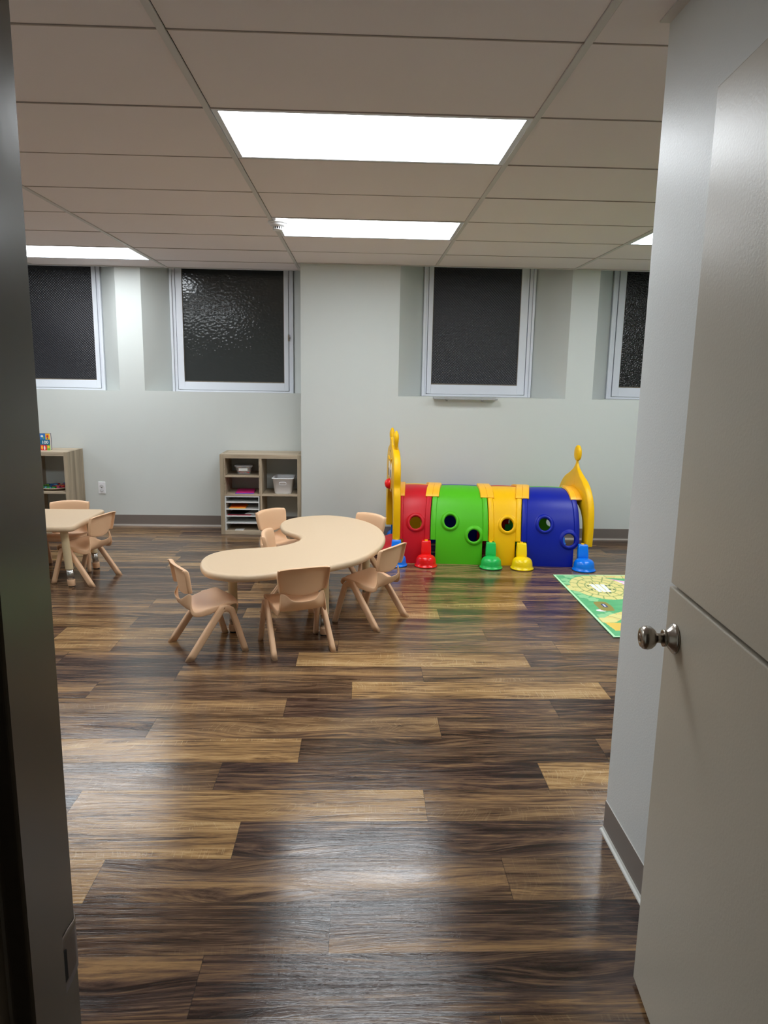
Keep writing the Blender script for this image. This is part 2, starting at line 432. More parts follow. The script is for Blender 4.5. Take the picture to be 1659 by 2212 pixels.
# baseboards (vinyl cove)
def cove(b, p0, p1, nx, ny):
    prof = [(0.0, 0.104, 1), (0.003, 0.104, 1), (0.0035, 0.100, 0), (0.0035, 0.020, 0), (0.005, 0.012, 0), (0.009, 0.0055, 1), (0.015, 0.003, 1), (0.017, 0.0, 1)]
    for (d0, z0, _), (d1, z1, mi) in zip(prof, prof[1:]):
        b.quad((p0[0] + nx * d0, p0[1] + ny * d0, z0), (p1[0] + nx * d0, p1[1] + ny * d0, z0), (p1[0] + nx * d1, p1[1] + ny * d1, z1), (p0[0] + nx * d1, p0[1] + ny * d1, z1), mi)
b = MB(); cove(b, (-5.5, 6.95), (-0.533, 6.95), 0, -1); struct('baseboard_back_left', b, [M_BASE, M_TOE])
b = MB(); cove(b, (-0.533, 6.51), (4.6, 6.51), 0, -1); cove(b, (-0.533, 6.95), (-0.533, 6.51), -1, 0); struct('baseboard_back', b, [M_BASE, M_TOE])
b = MB(); cove(b, (0.825, 0.62), (0.825, 2.128), -1, 0); cove(b, (0.825, 2.128), (0.955, 2.128), 0, 1); struct('baseboard_right', b, [M_BASE, M_CAULK])
b = MB(); cove(b, (-5.5, 0.62), (-0.36, 0.62), 0, 1); struct('baseboard_front', b, [M_BASE, M_CAULK])

# ================================================================== WINDOWS
def glass_mat(name, kind):
    m = bpy.data.materials.new(name); m.use_nodes = True
    nt = m.node_tree; L = nt.links.new; b = nt.nodes['Principled BSDF']
    b.inputs['Base Color'].default_value = {'diamond': (0.013, 0.0135, 0.018, 1), 'hammer': (0.032, 0.035, 0.034, 1), 'pebble': (0.012, 0.012, 0.0115, 1)}[kind]
    b.inputs['Roughness'].default_value = {'diamond': 0.30, 'hammer': 0.12, 'pebble': 0.2}[kind]
    b.inputs['Specular IOR Level'].default_value = 0.6
    tc = nt.nodes.new('ShaderNodeTexCoord'); mp = nt.nodes.new('ShaderNodeMapping'); L(tc.outputs['Object'], mp.inputs[0])
    bp = nt.nodes.new('ShaderNodeBump'); bp.inputs['Distance'].default_value = 0.004
    if kind == 'diamond':
        mp.inputs['Rotation'].default_value = (0, rad(45), 0); mp.inputs['Scale'].default_value = (1, 1, 1)
        w1 = nt.nodes.new('ShaderNodeTexWave'); w1.bands_direction = 'X'; w1.inputs['Scale'].default_value = 18
        w2 = nt.nodes.new('ShaderNodeTexWave'); w2.bands_direction = 'Z'; w2.inputs['Scale'].default_value = 18
        for q in (w1, w2): L(mp.outputs[0], q.inputs[0])
        ad = nt.nodes.new('ShaderNodeMath'); ad.operation = 'ADD'; L(w1.outputs['Fac'], ad.inputs[0]); L(w2.outputs['Fac'], ad.inputs[1])
        L(ad.outputs[0], bp.inputs['Height']); bp.inputs['Strength'].default_value = 0.5
    else:
        v = nt.nodes.new('ShaderNodeTexVoronoi'); v.feature = 'SMOOTH_F1'
        v.inputs['Scale'].default_value = 38 if kind == 'hammer' else 75
        mp.inputs['Scale'].default_value = (1, 1, 1.35)
        L(mp.outputs[0], v.inputs['Vector']); L(v.outputs['Distance'], bp.inputs['Height'])
        bp.inputs['Strength'].default_value = 0.55 if kind == 'hammer' else 0.8; bp.inputs['Distance'].default_value = 0.0026 if kind == 'hammer' else 0.006
    L(bp.outputs[0], b.inputs['Normal'])
    return m

def window(n, X0, X1, Y, z0, gx0, gx1, gz0, kind, latch=False):
    """frame outer X0..X1 at plane Y, glass gx0..gx1 from gz0 upwards"""
    top = 2.60; gtop = 2.445 if Y > 7 else 2.462
    root = thing('window_%d' % n, ((X0 + X1) / 2, Y, z0)); root['kind'] = 'structure'
    ox, oy, oz = root.location
    P = lambda x: x - ox
    c = MB(); d1 = 0.022
    for (a, b_) in ((X0, X0 + d1), (X1 - d1, X1)):
        c.box(P(a), P(b_), -0.034, 0.03, 0, top - oz)
    lw = (gx0 - X0 - d1); rw = (X1 - d1 - gx1)
    c.box(P(X0 + d1), P(X0 + d1 + lw * .30), -0.018, 0.03, 0, top - oz)
    c.box(P(X1 - d1 - rw * .30), P(X1 - d1), -0.018, 0.03, 0, top - oz)
    c.box(P(X0 + d1), P(X1 - d1), -0.020, 0.03, 0, 0.018)
    c.box(P(X0 + d1), P(X1 - d1), -0.020, 0.03, top - oz - 0.02, top - oz)
    obj('casing', c, M_TRIMW, root, bevel=0.003)
    s = MB(); sl, sr = X0 + d1 + lw * .36, X1 - d1 - rw * .36
    s.box(P(sl), P(gx0), -0.024, 0.02, 0.022, top - oz - 0.022); s.box(P(gx1), P(sr), -0.024, 0.02, 0.022, top - oz - 0.022)
    s.box(P(gx0), P(gx1), -0.024, 0.02, 0.022, gz0 - oz); s.box(P(gx0), P(gx1), -0.024, 0.02, gtop - oz, top - oz - 0.022)
    sash = obj('sash', s, M_TRIMW, root, bevel=0.003)
    pt = MB(); e = 0.005
    pt.box(P(gx0), P(gx0) + e, -0.013, 0.0, gz0 - oz, gtop - oz); pt.box(P(gx1) - e, P(gx1), -0.013, 0.0, gz0 - oz, gtop - oz)
    pt.box(P(gx0), P(gx1), -0.013, 0.0, gz0 - oz, gz0 - oz + 0.009)
    obj('putty', pt, mat('putty_%d' % n, srgb(120, 110, 96), 0.7, vary=.3, vscale=40), sash)
    g = MB(); g.box(P(gx0) - .005, P(gx1) + .005, -0.008, -0.003, gz0 - oz - .005, gtop - oz + .005)
    obj('glass', g, glass_mat('glass_%d' % n, kind), sash)
    if latch:
        l = MB(); lx = P(X1 - d1 - rw * .33)
        l.box(lx - .008, lx + .008, -0.032, -0.020, .50, .56); l.lathe([(0.004, -0.06), (0.006, -0.055), (0.006, -0.03)], (lx, 0, .53), 12, 'Y')
        l.box(lx - .004, lx + .018, -0.05, -0.042, .525, .535)
        obj('latch', l, M_NICKEL, root, bevel=.001)
    # dark back so that the night stays outside
    k = MB(); k.box(P(X0) - .0, P(X1) + .0, 0.031, 0.045, 0, top - oz); obj('outer_board', k, M_DARK, root)
    return root
window(1, -3.658, -2.483, 7.208, 1.291, -3.56, -2.565, 1.387, 'diamond')
window(2, -1.834, -0.659, 7.208, 1.291, -1.719, -0.749, 1.387, 'hammer', latch=True)
window(3, 0.572, 1.604, 6.872, 1.297, 0.659, 1.473, 1.404, 'diamond')
window(4, 2.328, 3.36, 6.872, 1.297, 2.447, 3.23, 1.404, 'pebble')

# ================================================================== DOOR FRAME + DOOR
def jamb(name, sgn, xr):
    """hollow metal frame side: rabbet face at x=xr, stop projecting; sgn=+1 face points +X"""
    prof = [(-0.05, 0.640), (0.0, 0.640), (0.0, 0.585), (0.003, 0.581), (0.0145, 0.579), (0.016, 0.576), (0.016, 0.518), (0.014, 0.515), (0.002, 0.512), (0.0, 0.508), (0.0, 0.470), (-0.05, 0.470), (-0.05, 0.482), (-0.03, 0.49), (-0.03, 0.63)]
    return [(xr + sgn * a, y) for a, y in prof]
def extr(b, poly, z0, z1, mi=0):
    n = len(poly); b.rings([[(x, y, z0) for x, y in poly], [(x, y, z1) for x, y in poly]], True, True, mi, False)
fr = thing('trim_3', (0, 0.6, 0)); fr['kind'] = 'structure'; fr['label'] = 'taupe metal door frame'
def loc0(mb, o): mb.v = [(x - o[0], y - o[1], z - o[2]) for x, y, z in mb.v]; return mb
b = MB(); extr(b, jamb('l', 1, -0.28), 0, 2.09); obj('left_jamb', loc0(b, (0, .6, 0)), M_JAMB, fr, bevel=.0015)
b = MB(); extr(b, jamb('r', -1, 0.625), 0, 2.09); obj('right_jamb', loc0(b, (0, .6, 0)), M_JAMB, fr, bevel=.0015)
b = MB()
hp = [(2.04 + 0.05, 0.64), (2.04, 0.64), (2.04, 0.585), (2.024, 0.578), (2.024, 0.515), (2.04, 0.508), (2.04, 0.47), (2.09, 0.47)]
b.rings([[(-0.28, y, z) for z, y in hp], [(0.625, y, z) for z, y in hp]], True, True, 0, False)
obj('head_jamb', loc0(b, (0, .6, 0)), M_JAMB, fr)
# strike plate with a curved lip
b = MB()
def sp(u, v):
    y = lerp(0.590, 0.652, u); z = 0.900 + (v - .5) * 0.060 * (1.0 if u < .5 else 1 - (u - .5) * 0.35)
    x = -0.2785 - (0 if u < .78 else (u - .78) * .03)
    return (x, y, z)
b.grid(sp, 10, 6)
o = obj('strike_plate', loc0(b, (0, .6, 0)), M_BRONZE, fr); s = o.modifiers.new('s', 'SOLIDIFY'); s.thickness = 0.0015; s.offset = 1
b = MB(); b.box(-0.2782, -0.2770, .597, .611, .884, .916); obj('strike_hole', loc0(b, (0, .6, 0)), M_DARK, o)

DA = math.atan2(0.897, 0.077)   # door direction from the hinge
door = thing('door_1', (0.614, 0.622, 0), DA); door['kind'] = 'structure'; door['label'] = 'taupe two-leaf split door standing open'
LD = 0.900
b = MB(); b.box(0, LD, -0.044, 0.0, 0.012, 1.018)
lo = obj('lower_leaf', b, M_DOOR, door, bevel=0.0025)
b = MB(); b.box(0, LD - .004, -0.044, -0.001, 1.026, 2.032)
up = obj('upper_leaf', b, M_DOOR, door, bevel=0.0025)
# knobs: along +y (local) = hall side
def knob(side):
    k = MB(); s = side
    prof = [(0.0325, 0.0), (0.0335, 0.002), (0.0335, 0.004), (0.030, 0.007), (0.0175, 0.018), (0.0165, 0.021), (0.0185, 0.0215), (0.0185, 0.026), (0.0165, 0.0265)]
    rose = MB(); rose.lathe([(r, s * h) for r, h in prof], (0, 0, 0), 40, 'Y')
    ro = obj('rose', rose, M_NICKEL, None)
    kp = [(0.0115, 0.0265), (0.0105, 0.036), (0.0115, 0.040), (0.0185, 0.0445), (0.0245, 0.052), (0.0262, 0.060), (0.0248, 0.068), (0.020, 0.0735), (0.0125, 0.0758), (0.010, 0.0752), (0.0095, 0.0740)]
    kn = MB(); kn.lathe([(r, s * h) for r, h in kp], (0, 0, 0), 40, 'Y')
    ko = obj('knob_ball', kn, M_NICKEL, None)
    cy = MB(); cy.lathe([(0.0085, s * 0.0738), (0.0085, s * 0.0762), (0.0075, s * 0.0768)], (0, 0, 0), 24, 'Y')
    cy.box(-.0008, .0008, min(s * .0766, s * .0772), max(s * .0766, s * .0772), -.004, .004, 1)
    co = obj('lock_cylinder', cy, [M_NICKEL, M_BLACK], None)
    return ro, ko, co
for side, yy in ((1, 0.0), (-1, -0.044)):
    kt = bpy.data.objects.new('door_knob', None); COL.objects.link(kt); kt.parent = door; kt.location = (LD - 0.062, yy, 0.917)
    for q in knob(side): q.parent = kt
for z in (0.25, 0.85, 1.25, 1.85):
    h = MB(); h.lathe([(0.006, z - .05), (0.006, z + .05)], (-0.004, -0.05, 0), 16); obj('hinge', h, M_NICKEL, door)
b = MB(); b.box(LD - .0005, LD + .0012, -0.034, -0.010, 0.885, 0.945); obj('latch_plate', b, M_NICKEL, door)

# ================================================================== SMALL WALL THINGS
t = thing('wall_outlet', (-2.489, 6.95, 0.367), 0, 'white double wall outlet with two round safety caps', 'outlet')
b = MB(); b.box(-.035, .035, -.006, 0, -.058, .058); obj('cover_plate', b, M_WHITE, t, bevel=.003)
for z in (.02, -.022):
    b = MB(); b.lathe([(0.0165, -0.006), (0.0165, -0.010), (0.014, -0.0125)], (0, 0, z), 24, 'Y', sy=.9); obj('safety_cap', b, mat('cap_grey', srgb(206, 206, 208), .35), t)
b = MB(); b.lathe([(0.003, -0.006), (0.003, -0.0072)], (0, 0, 0), 12, 'Y'); obj('screw', b, M_NICKEL, t)

t = thing('smoke_detector', (-0.536, 4.823, CEIL), 0, 'small white round smoke detector on the ceiling beside a light panel', 'smoke detector')
b = MB(); b.lathe([(0.058, 0), (0.062, -0.003), (0.062, -0.011), (0.056, -0.015)], n=40); obj('base_plate', b, M_WHITE, t)
b = MB(); b.lathe([(0.053, -0.013), (0.051, -0.022), (0.044, -0.030), (0.034, -0.034)], n=40); obj('housing', b, M_WHITE, t)
b = MB()
for i in range(14):
    a = 2 * pi * i / 14; ca, sa = cos(a), sin(a)
    p = lambda r, s_, z: (r * ca - s_ * sa, r * sa + s_ * ca, z)
    b.add([p(.033, -.0025, -.034), p(.033, .0025, -.034), p(.028, .0025, -.034), p(.028, -.0025, -.034), p(.031, -.0025, -.050), p(.031, .0025, -.050), p(.026, .0025, -.05), p(.026, -.0025, -.05)],
          [(0, 3, 2, 1), (4, 5, 6, 7), (0, 1, 5, 4), (1, 2, 6, 5), (2, 3, 7, 6), (3, 0, 4, 7)])
b.lathe([(0.033, -0.049), (0.031, -0.054), (0.02, -0.057)], n=32)
obj('vent_cage', b, M_WHITE, t)
b = MB(); b.lathe([(0.024, -0.034), (0.024, -0.049)], n=24); obj('sensor_core', b, M_BLACK, t)

M_ACR = bpy.data.materials.new('clear_acrylic'); M_ACR.use_nodes = True
_b = M_ACR.node_tree.nodes['Principled BSDF']; _b.inputs['Transmission Weight'].default_value = .75; _b.inputs['Base Color'].default_value = (.93, .94, .93, 1); _b.inputs['Roughness'].default_value = .12
b = MB(); b.box(-.285, .285, -.085, 0, 0, .005); b.box(-.285, .285, -.085, -.081, .005, .016); b.box(-.285, .285, -.004, 0, .005, .022)
b.box(-.285, -.281, -.081, -.004, .005, .014); b.box(.281, .285, -.081, -.004, .005, .014)
for x in (-.17, .15): b.box(x, x + .012, -.06, 0, -.016, 0)
o = obj('acrylic_ledge', b, M_ACR, bevel=.001); o.location = (0.932, 6.51, 1.279)
tag(o, 'thin clear plastic ledge on the wall under the window above the tunnel', 'ledge')

# ================================================================== CUBE SHELVES
def cubby(loc, label, insert):
    W_, H_, D_ = 0.742, 0.747, 0.37
    t = thing('cube_shelf', loc, 0, label, 'shelf', 'wood-look cube shelves')
    k = 0.036
    for x in (0, W_ - k):
        b = MB(); b.box(x, x + k, 0, D_, 0, H_); obj('side_panel', b, [M_LAMEND], t, bevel=.001)
    b = MB(); b.box(k, W_ - k, 0, D_, H_ - k, H_); obj('top_board', b, M_LAMX, t, bevel=.001)
    b = MB(); b.box(k, W_ - k, 0, D_, 0, k); obj('bottom_board', b, M_LAMX, t, bevel=.001)
    dv = 0.018
    b = MB(); b.box(W_ / 2 - dv / 2, W_ / 2 + dv / 2, 0.002, D_, k, H_ - k); obj('divider', b, M_LAM, t, bevel=.001)
    for a, c in ((k, W_ / 2 - dv / 2), (W_ / 2 + dv / 2, W_ - k)):
        b = MB(); b.box(a, c, 0.003, D_, 0.364, 0.381); obj('middle_shelf', b, M_LAMX, t, bevel=.001)
    if insert:
        a, c = k + .001, W_ / 2 - dv / 2 - .001
        b = MB(); b.box(a, c, 0.006, D_ - .02, 0.536, 0.552); b.box(a, a + .009, .004, D_ - .02, .382, H_ - k - .001); b.box(c - .007, c, .004, D_ - .02, .382, H_ - k - .001)
        obj('shelf_insert', b, M_LAMX, t, bevel=.0008)
    return t
cub = cubby((-1.281, 6.575, 0), 'oak-look cube shelf right of the outlet, beside the wall corner', True)
cub2 = cubby((-3.392, 6.575, 0), 'oak-look cube shelf at the far left with a book standing on top', False)
# white paper sorter in lower-left cube
t = thing('paper_sorter', (-1.281 + .0375, 6.580, 0.0365), 0, 'white paper sorter with thin shelves filling the lower left cube', 'paper sorter')
b = MB(); b.box(0, .009, 0, .34, 0, .325); b.box(.309, .318, 0, .34, 0, .325); b.box(.009, .309, 0, .34, .316, .325); obj('sorter_frame', b, M_INS, t)
for z in (.066, .131, .196, .262):
    b = MB(); b.box(.009, .309, .002, .33, z, z + .009); obj('sorter_shelf', b, M_INS, t)
SX, SY = -1.281 + .0375, 6.580

def sheet_stack(name, x0, x1, y0, y1, z, th, m, rz, label, cat):
    b = MB(); hx, hy = (x1 - x0) / 2, (y1 - y0) / 2
    def top(u, v): return (lerp(-hx, hx, u), lerp(-hy, hy, v), th + .0025 * sin(u * 3 + v * 2) ** 2)
    def bot(u, v): return (lerp(-hx, hx, u), lerp(-hy, hy, v), 0)
    b.box(-hx, hx, -hy, hy, 0, th)
    o = obj(name, b, m, bevel=.0012); o.location = ((x0 + x1) / 2, (y0 + y1) / 2, z); o.rotation_euler = (0, 0, rz)
    return tag(o, label, cat)
M_PINK = mat('pink_cover', srgb(222, 40, 128), .45); M_PURP = mat('purple_cover', srgb(110, 60, 190), .45)
M_ORNG = mat('orange_cover', srgb(250, 110, 20), .5); M_YELP = mat('yellow_paper', srgb(246, 196, 80), .6)
M_BLKP = mat('black_paper', srgb(26, 20, 24), .5); M_REDP = mat('crimson_cover', srgb(190, 40, 66), .5)
sheet_stack('folder', -1.155, -0.985, 6.60, 6.80, 0.3815, .005, M_PURP, .05, 'purple folder lying under the pink one on the middle shelf', 'folder')
sheet_stack('folder', -1.152, -0.988, 6.61, 6.83, 0.387, .007, M_PINK, .10, 'bright pink folder on top of the purple one', 'folder')
sheet_stack('folder', SX + .035, SX + .185, 6.60, 6.80, 0.0365 + .2055, .006, M_YELP, 0, 'yellow paper folder under the orange one in the white sorter', 'folder')
sheet_stack('folder', SX + .035, SX + .180, 6.612, 6.81, 0.0365 + .212, .006, M_ORNG, .06, 'orange folder on top of the yellow one in the white sorter', 'folder')
sheet_stack('folder', SX + .02, SX + .235, 6.60, 6.86, 0.0365 + .1405, .005, M_REDP, -.02, 'crimson folder under black sheets in the white sorter', 'folder')
sheet_stack('paper_stack', SX + .03, SX + .23, 6.61, 6.87, 0.0365 + .146, .006, M_BLKP, .03, 'black sheets lying on the crimson folder', 'paper')
sheet_stack('paper_stack', SX + .20, SX + .295, 6.60, 6.85, 0.0365 + .1525, .002, M_PAPER, -.2, 'white paper slip sticking out beside the black sheets', 'paper')
sheet_stack('paper_stack', SX + .085, SX + .165, 6.585, 6.66, 0.0370, .003, M_PAPER, .0, 'small white slip lying on the bottom of the sorter', 'paper')

# white bin
def tub(name, loc, w0, d0, w1, d1, h, m, rim=True, handle=True):
    def rr(wd, dp, z, r=.03, n=6):
        pts = []
        for cx, cy, a0 in ((1, 1, 0), (-1, 1, 90), (-1, -1, 180), (1, -1, 270)):
            for i in range(n + 1):
                a = rad(a0 + 90 * i / n); pts.append((cx * (wd / 2 - r) + r * cos(a), cy * (dp / 2 - r) + r * sin(a), z))
        return pts
    b = MB()
    b.rings([rr(w0, d0, .0), rr(w0 + .006, d0 + .006, .004), rr(w1, d1, h - .01), rr(w1 + .016, d1 + .016, h - .008), rr(w1 + .018, d1 + .018, h - .002), rr(w1 + .012, d1 + .012, h),
             rr(w1 - .004, d1 - .004, h), rr(w1 - .008, d1 - .008, h - .012), rr(w0 - .006, d0 - .006, .006)], True, True)
    return b
t = thing('storage_bin', (-.712, 6.72, .3815), 0, 'white plastic open bin with a handle slot in the right cube', 'bin')
obj('bin_body', tub('', 0, .150, .21, .188, .26, .150, M_WHITE), M_WHITE, t)
# handle slot on the sloped front
tl = math.atan2(.025, .15)
def sl(x, z, off): yb = -(.105 + .025 * z / .15) - off; return (x, yb, z)
b = MB(); rr = []
for rw_, rh, off in ((.034, .0165, .000), (.034, .0165, .003), (.029, .012, .003), (.027, .010, .0015)):
    ring = []
    for i in range(32):
        a = 2 * pi * i / 32; sx_ = abs(cos(a)) ** .45 * (1 if cos(a) >= 0 else -1); sy_ = abs(sin(a)) ** .45 * (1 if sin(a) >= 0 else -1)
        ring.append(sl(rw_ * sx_, .098 + rh * sy_, off))
    rr.append(ring)
b.rings(rr, False, False); obj('handle_rim', b, M_WHITE, t)
b = MB(); ring = [(p[0], p[1] - .0002, p[2]) for p in rr[-1]]; b.add(ring, [list(range(32))]); obj('handle_hole', b, mat('slot_grey', srgb(120, 120, 124), .5), t)

# clear box with crayons
t = thing('clear_box', (-1.082, 6.70, .5525), .12, 'small clear lidded box of crayons with a white label', 'box')
M_CLR = bpy.data.materials.new('clear_plastic'); M_CLR.use_nodes = True
_b = M_CLR.node_tree.nodes['Principled BSDF']; _b.inputs['Base Color'].default_value = (.86, .85, .85, 1); _b.inputs['Roughness'].default_value = .2; _b.inputs['Alpha'].default_value = .28
obj('box_body', tub('', 0, .118, .09, .145, .12, .078, None), M_CLR, t)
b = MB(); b.box(-.083, .083, -.068, .068, .078, .086); obj('lid', b, mat('grey_lid', srgb(150, 146, 142), .3), t, bevel=.004)
b = MB(); b.box(-.045, .035, -.0575, -.0560, .036, .060)
b.v = [(x, y - (z - .036) * .15 + .0, z) for x, y, z in b.v]; obj('box_label', b, M_PAPER, t)
random.seed(5)
crm = [mat('crayon_%d' % i, srgb(*c), .5) for i, c in enumerate([(210, 40, 40), (240, 150, 40), (120, 60, 40), (240, 220, 200), (60, 60, 70), (200, 120, 90), (230, 90, 120)])]
b = MB()
for i in range(60):
    x, y, z = random.uniform(-.048, .048), random.uniform(-.045, .035), random.uniform(.010, .062)
    a = random.uniform(0, pi); l = random.uniform(.012, .022); r = .004
    d = Vector((cos(a), sin(a) * .8, random.uniform(-.3, .3))).normalized() * l
    up_ = Vector((0, 0, 1)); s1 = d.cross(up_).normalized() * r; s2 = s1.cross(d).normalized() * r
    c = Vector((x, y, z)); f = lambda k, q: [tuple(c + d * k + s1 * cos(2 * pi * j / 6) * q + s2 * sin(2 * pi * j / 6) * q) for j in range(6)]
    b.rings([f(-1, 1), f(.7, 1), f(1, .3)], True, True, i % 7)
o = obj('crayons', b, crm, t); o['kind'] = 'stuff'

# board book
t = thing('board_book', (-2.905, 6.735, 0.7475), rad(4), 'chunky board book with a 100 title, standing on the left cube shelf', 'book')
M_BKW = mat('book_pages', srgb(226, 214, 208), .6, vary=.1, vscale=60); M_NAVY = mat('book_navy', srgb(36, 24, 60), .4)
BY = mat('cover_yellow', srgb(250, 190, 50), .4); BT = mat('cover_teal', srgb(20, 104, 140), .4); BB = mat('cover_blue', srgb(50, 120, 200), .4); BR = mat('cover_red', srgb(214, 44, 60), .4); BG = mat('cover_green', srgb(120, 180, 60), .4)
b = MB(); b.box(-.09, .045, -.018, .014, .003, .150); obj('pages', b, M_BKW, t)
b = MB(); b.box(-.092, .048, .014, .019, 0, .153); obj('back_cover', b, M_NAVY, t, bevel=.001)
b = MB(); b.box(-.092, .048, -.022, -.018, 0, .153)
fz = -.0224
def patch(x0, x1, z0, z1, mi): b.box(x0, x1, fz, -.022, z0, z1, mi)
patch(-.092, .048, .050, .098, 2); patch(-.092, -.03, .098, .153, 3); patch(-.03, .01, .098, .153, 3); patch(.01, .048, .098, .153, 1)
patch(-.092, -.04, .0, .05, 1); patch(-.04, .018, 0, .05, 4); patch(.018, .048, 0, .05, 5)
def disc(cx, cz, rx, rz_, mi, y=-.0228, n=14):
    b.add([(cx + rx * cos(2 * pi * i / n), y, cz + rz_ * sin(2 * pi * i / n)) for i in range(n)], [list(range(n))], mi)
for cx, cz, rx, rz_, mi in ((-.06, .125, .014, .018, 1), (-.02, .130, .012, .010, 0), (-.008, .115, .006, .010, 5), (.028, .128, .009, .014, 4), (.028, .108, .006, .006, 2),
                            (-.07, .022, .012, .018, 4), (-.025, .025, .008, .02, 1), (-.003, .022, .007, .02, 0), (.032, .03, .010, .012, 1), (-.05, .028, .006, .014, 2)):
    disc(cx, cz, rx, rz_, mi)
obj('front_cover', b, [M_PAPER, BY, BT, BB, BR, BG], t)
def text_mesh(name, s, size, m, parent, loc, rot):
    cu = bpy.data.curves.new(name, 'FONT'); cu.body = s; cu.size = size; cu.extrude = .0006; cu.offset = size * .02
    tmp = bpy.data.objects.new('tmp', cu); COL.objects.link(tmp)
    dg = bpy.context.evaluated_depsgraph_get(); me = bpy.data.meshes.new_from_object(tmp.evaluated_get(dg))
    bpy.data.objects.remove(tmp); me.materials.clear(); me.materials.append(m)
    o = bpy.data.objects.new(name, me); COL.objects.link(o); o.parent = parent; o.location = loc; o.rotation_euler = rot
    return o
text_mesh('cover_title', '100', .040, M_PAPER, t, (-.026, -.0232, .060), (pi / 2, 0, 0))

# round tray of colourful pieces
t = thing('round_tray', (-2.850, 6.755, .3815), 0, 'round pale tray of colourful toy pieces inside the left cube shelf', 'tray')
b = MB(); b.lathe([(0.06, 0), (0.10, .004), (0.152, .024), (0.156, .026), (0.152, .028), (0.10, .009), (.05, .006)], n=48); obj('tray_dish', b, mat('tray_cream', srgb(222, 206, 186), .45), t)
cm = [mat('piece_%d' % i, srgb(*c), .4) for i, c in enumerate([(210, 30, 50), (240, 120, 40), (40, 140, 70), (30, 90, 60), (60, 120, 190), (120, 180, 220), (150, 50, 90), (120, 180, 50), (240, 200, 60)])]
random.seed(9); b = MB()
for i in range(70):
    r = .135 * math.sqrt(random.random()); a = random.uniform(0, 2 * pi); cx, cy = r * cos(a), r * sin(a); q = random.uniform(.012, .02)
    z0 = .008 + r * .11; h = random.uniform(.008, .022) ; sec = int((a / (2 * pi)) * 5)
    mi = random.choice([[0, 1, 8], [4, 5, 0], [3, 2, 7], [5, 2, 4], [1, 0, 6]][sec % 5]); n = random.choice([4, 6, 10]); ph = random.random()
    b.rings([[(cx + q * cos(2 * pi * j / n + ph), cy + q * sin(2 * pi * j / n + ph), z) for j in range(n)] for z in (z0, z0 + h)], True, True, mi, False)
o = obj('toy_pieces', b, cm, t); o['kind'] = 'stuff'

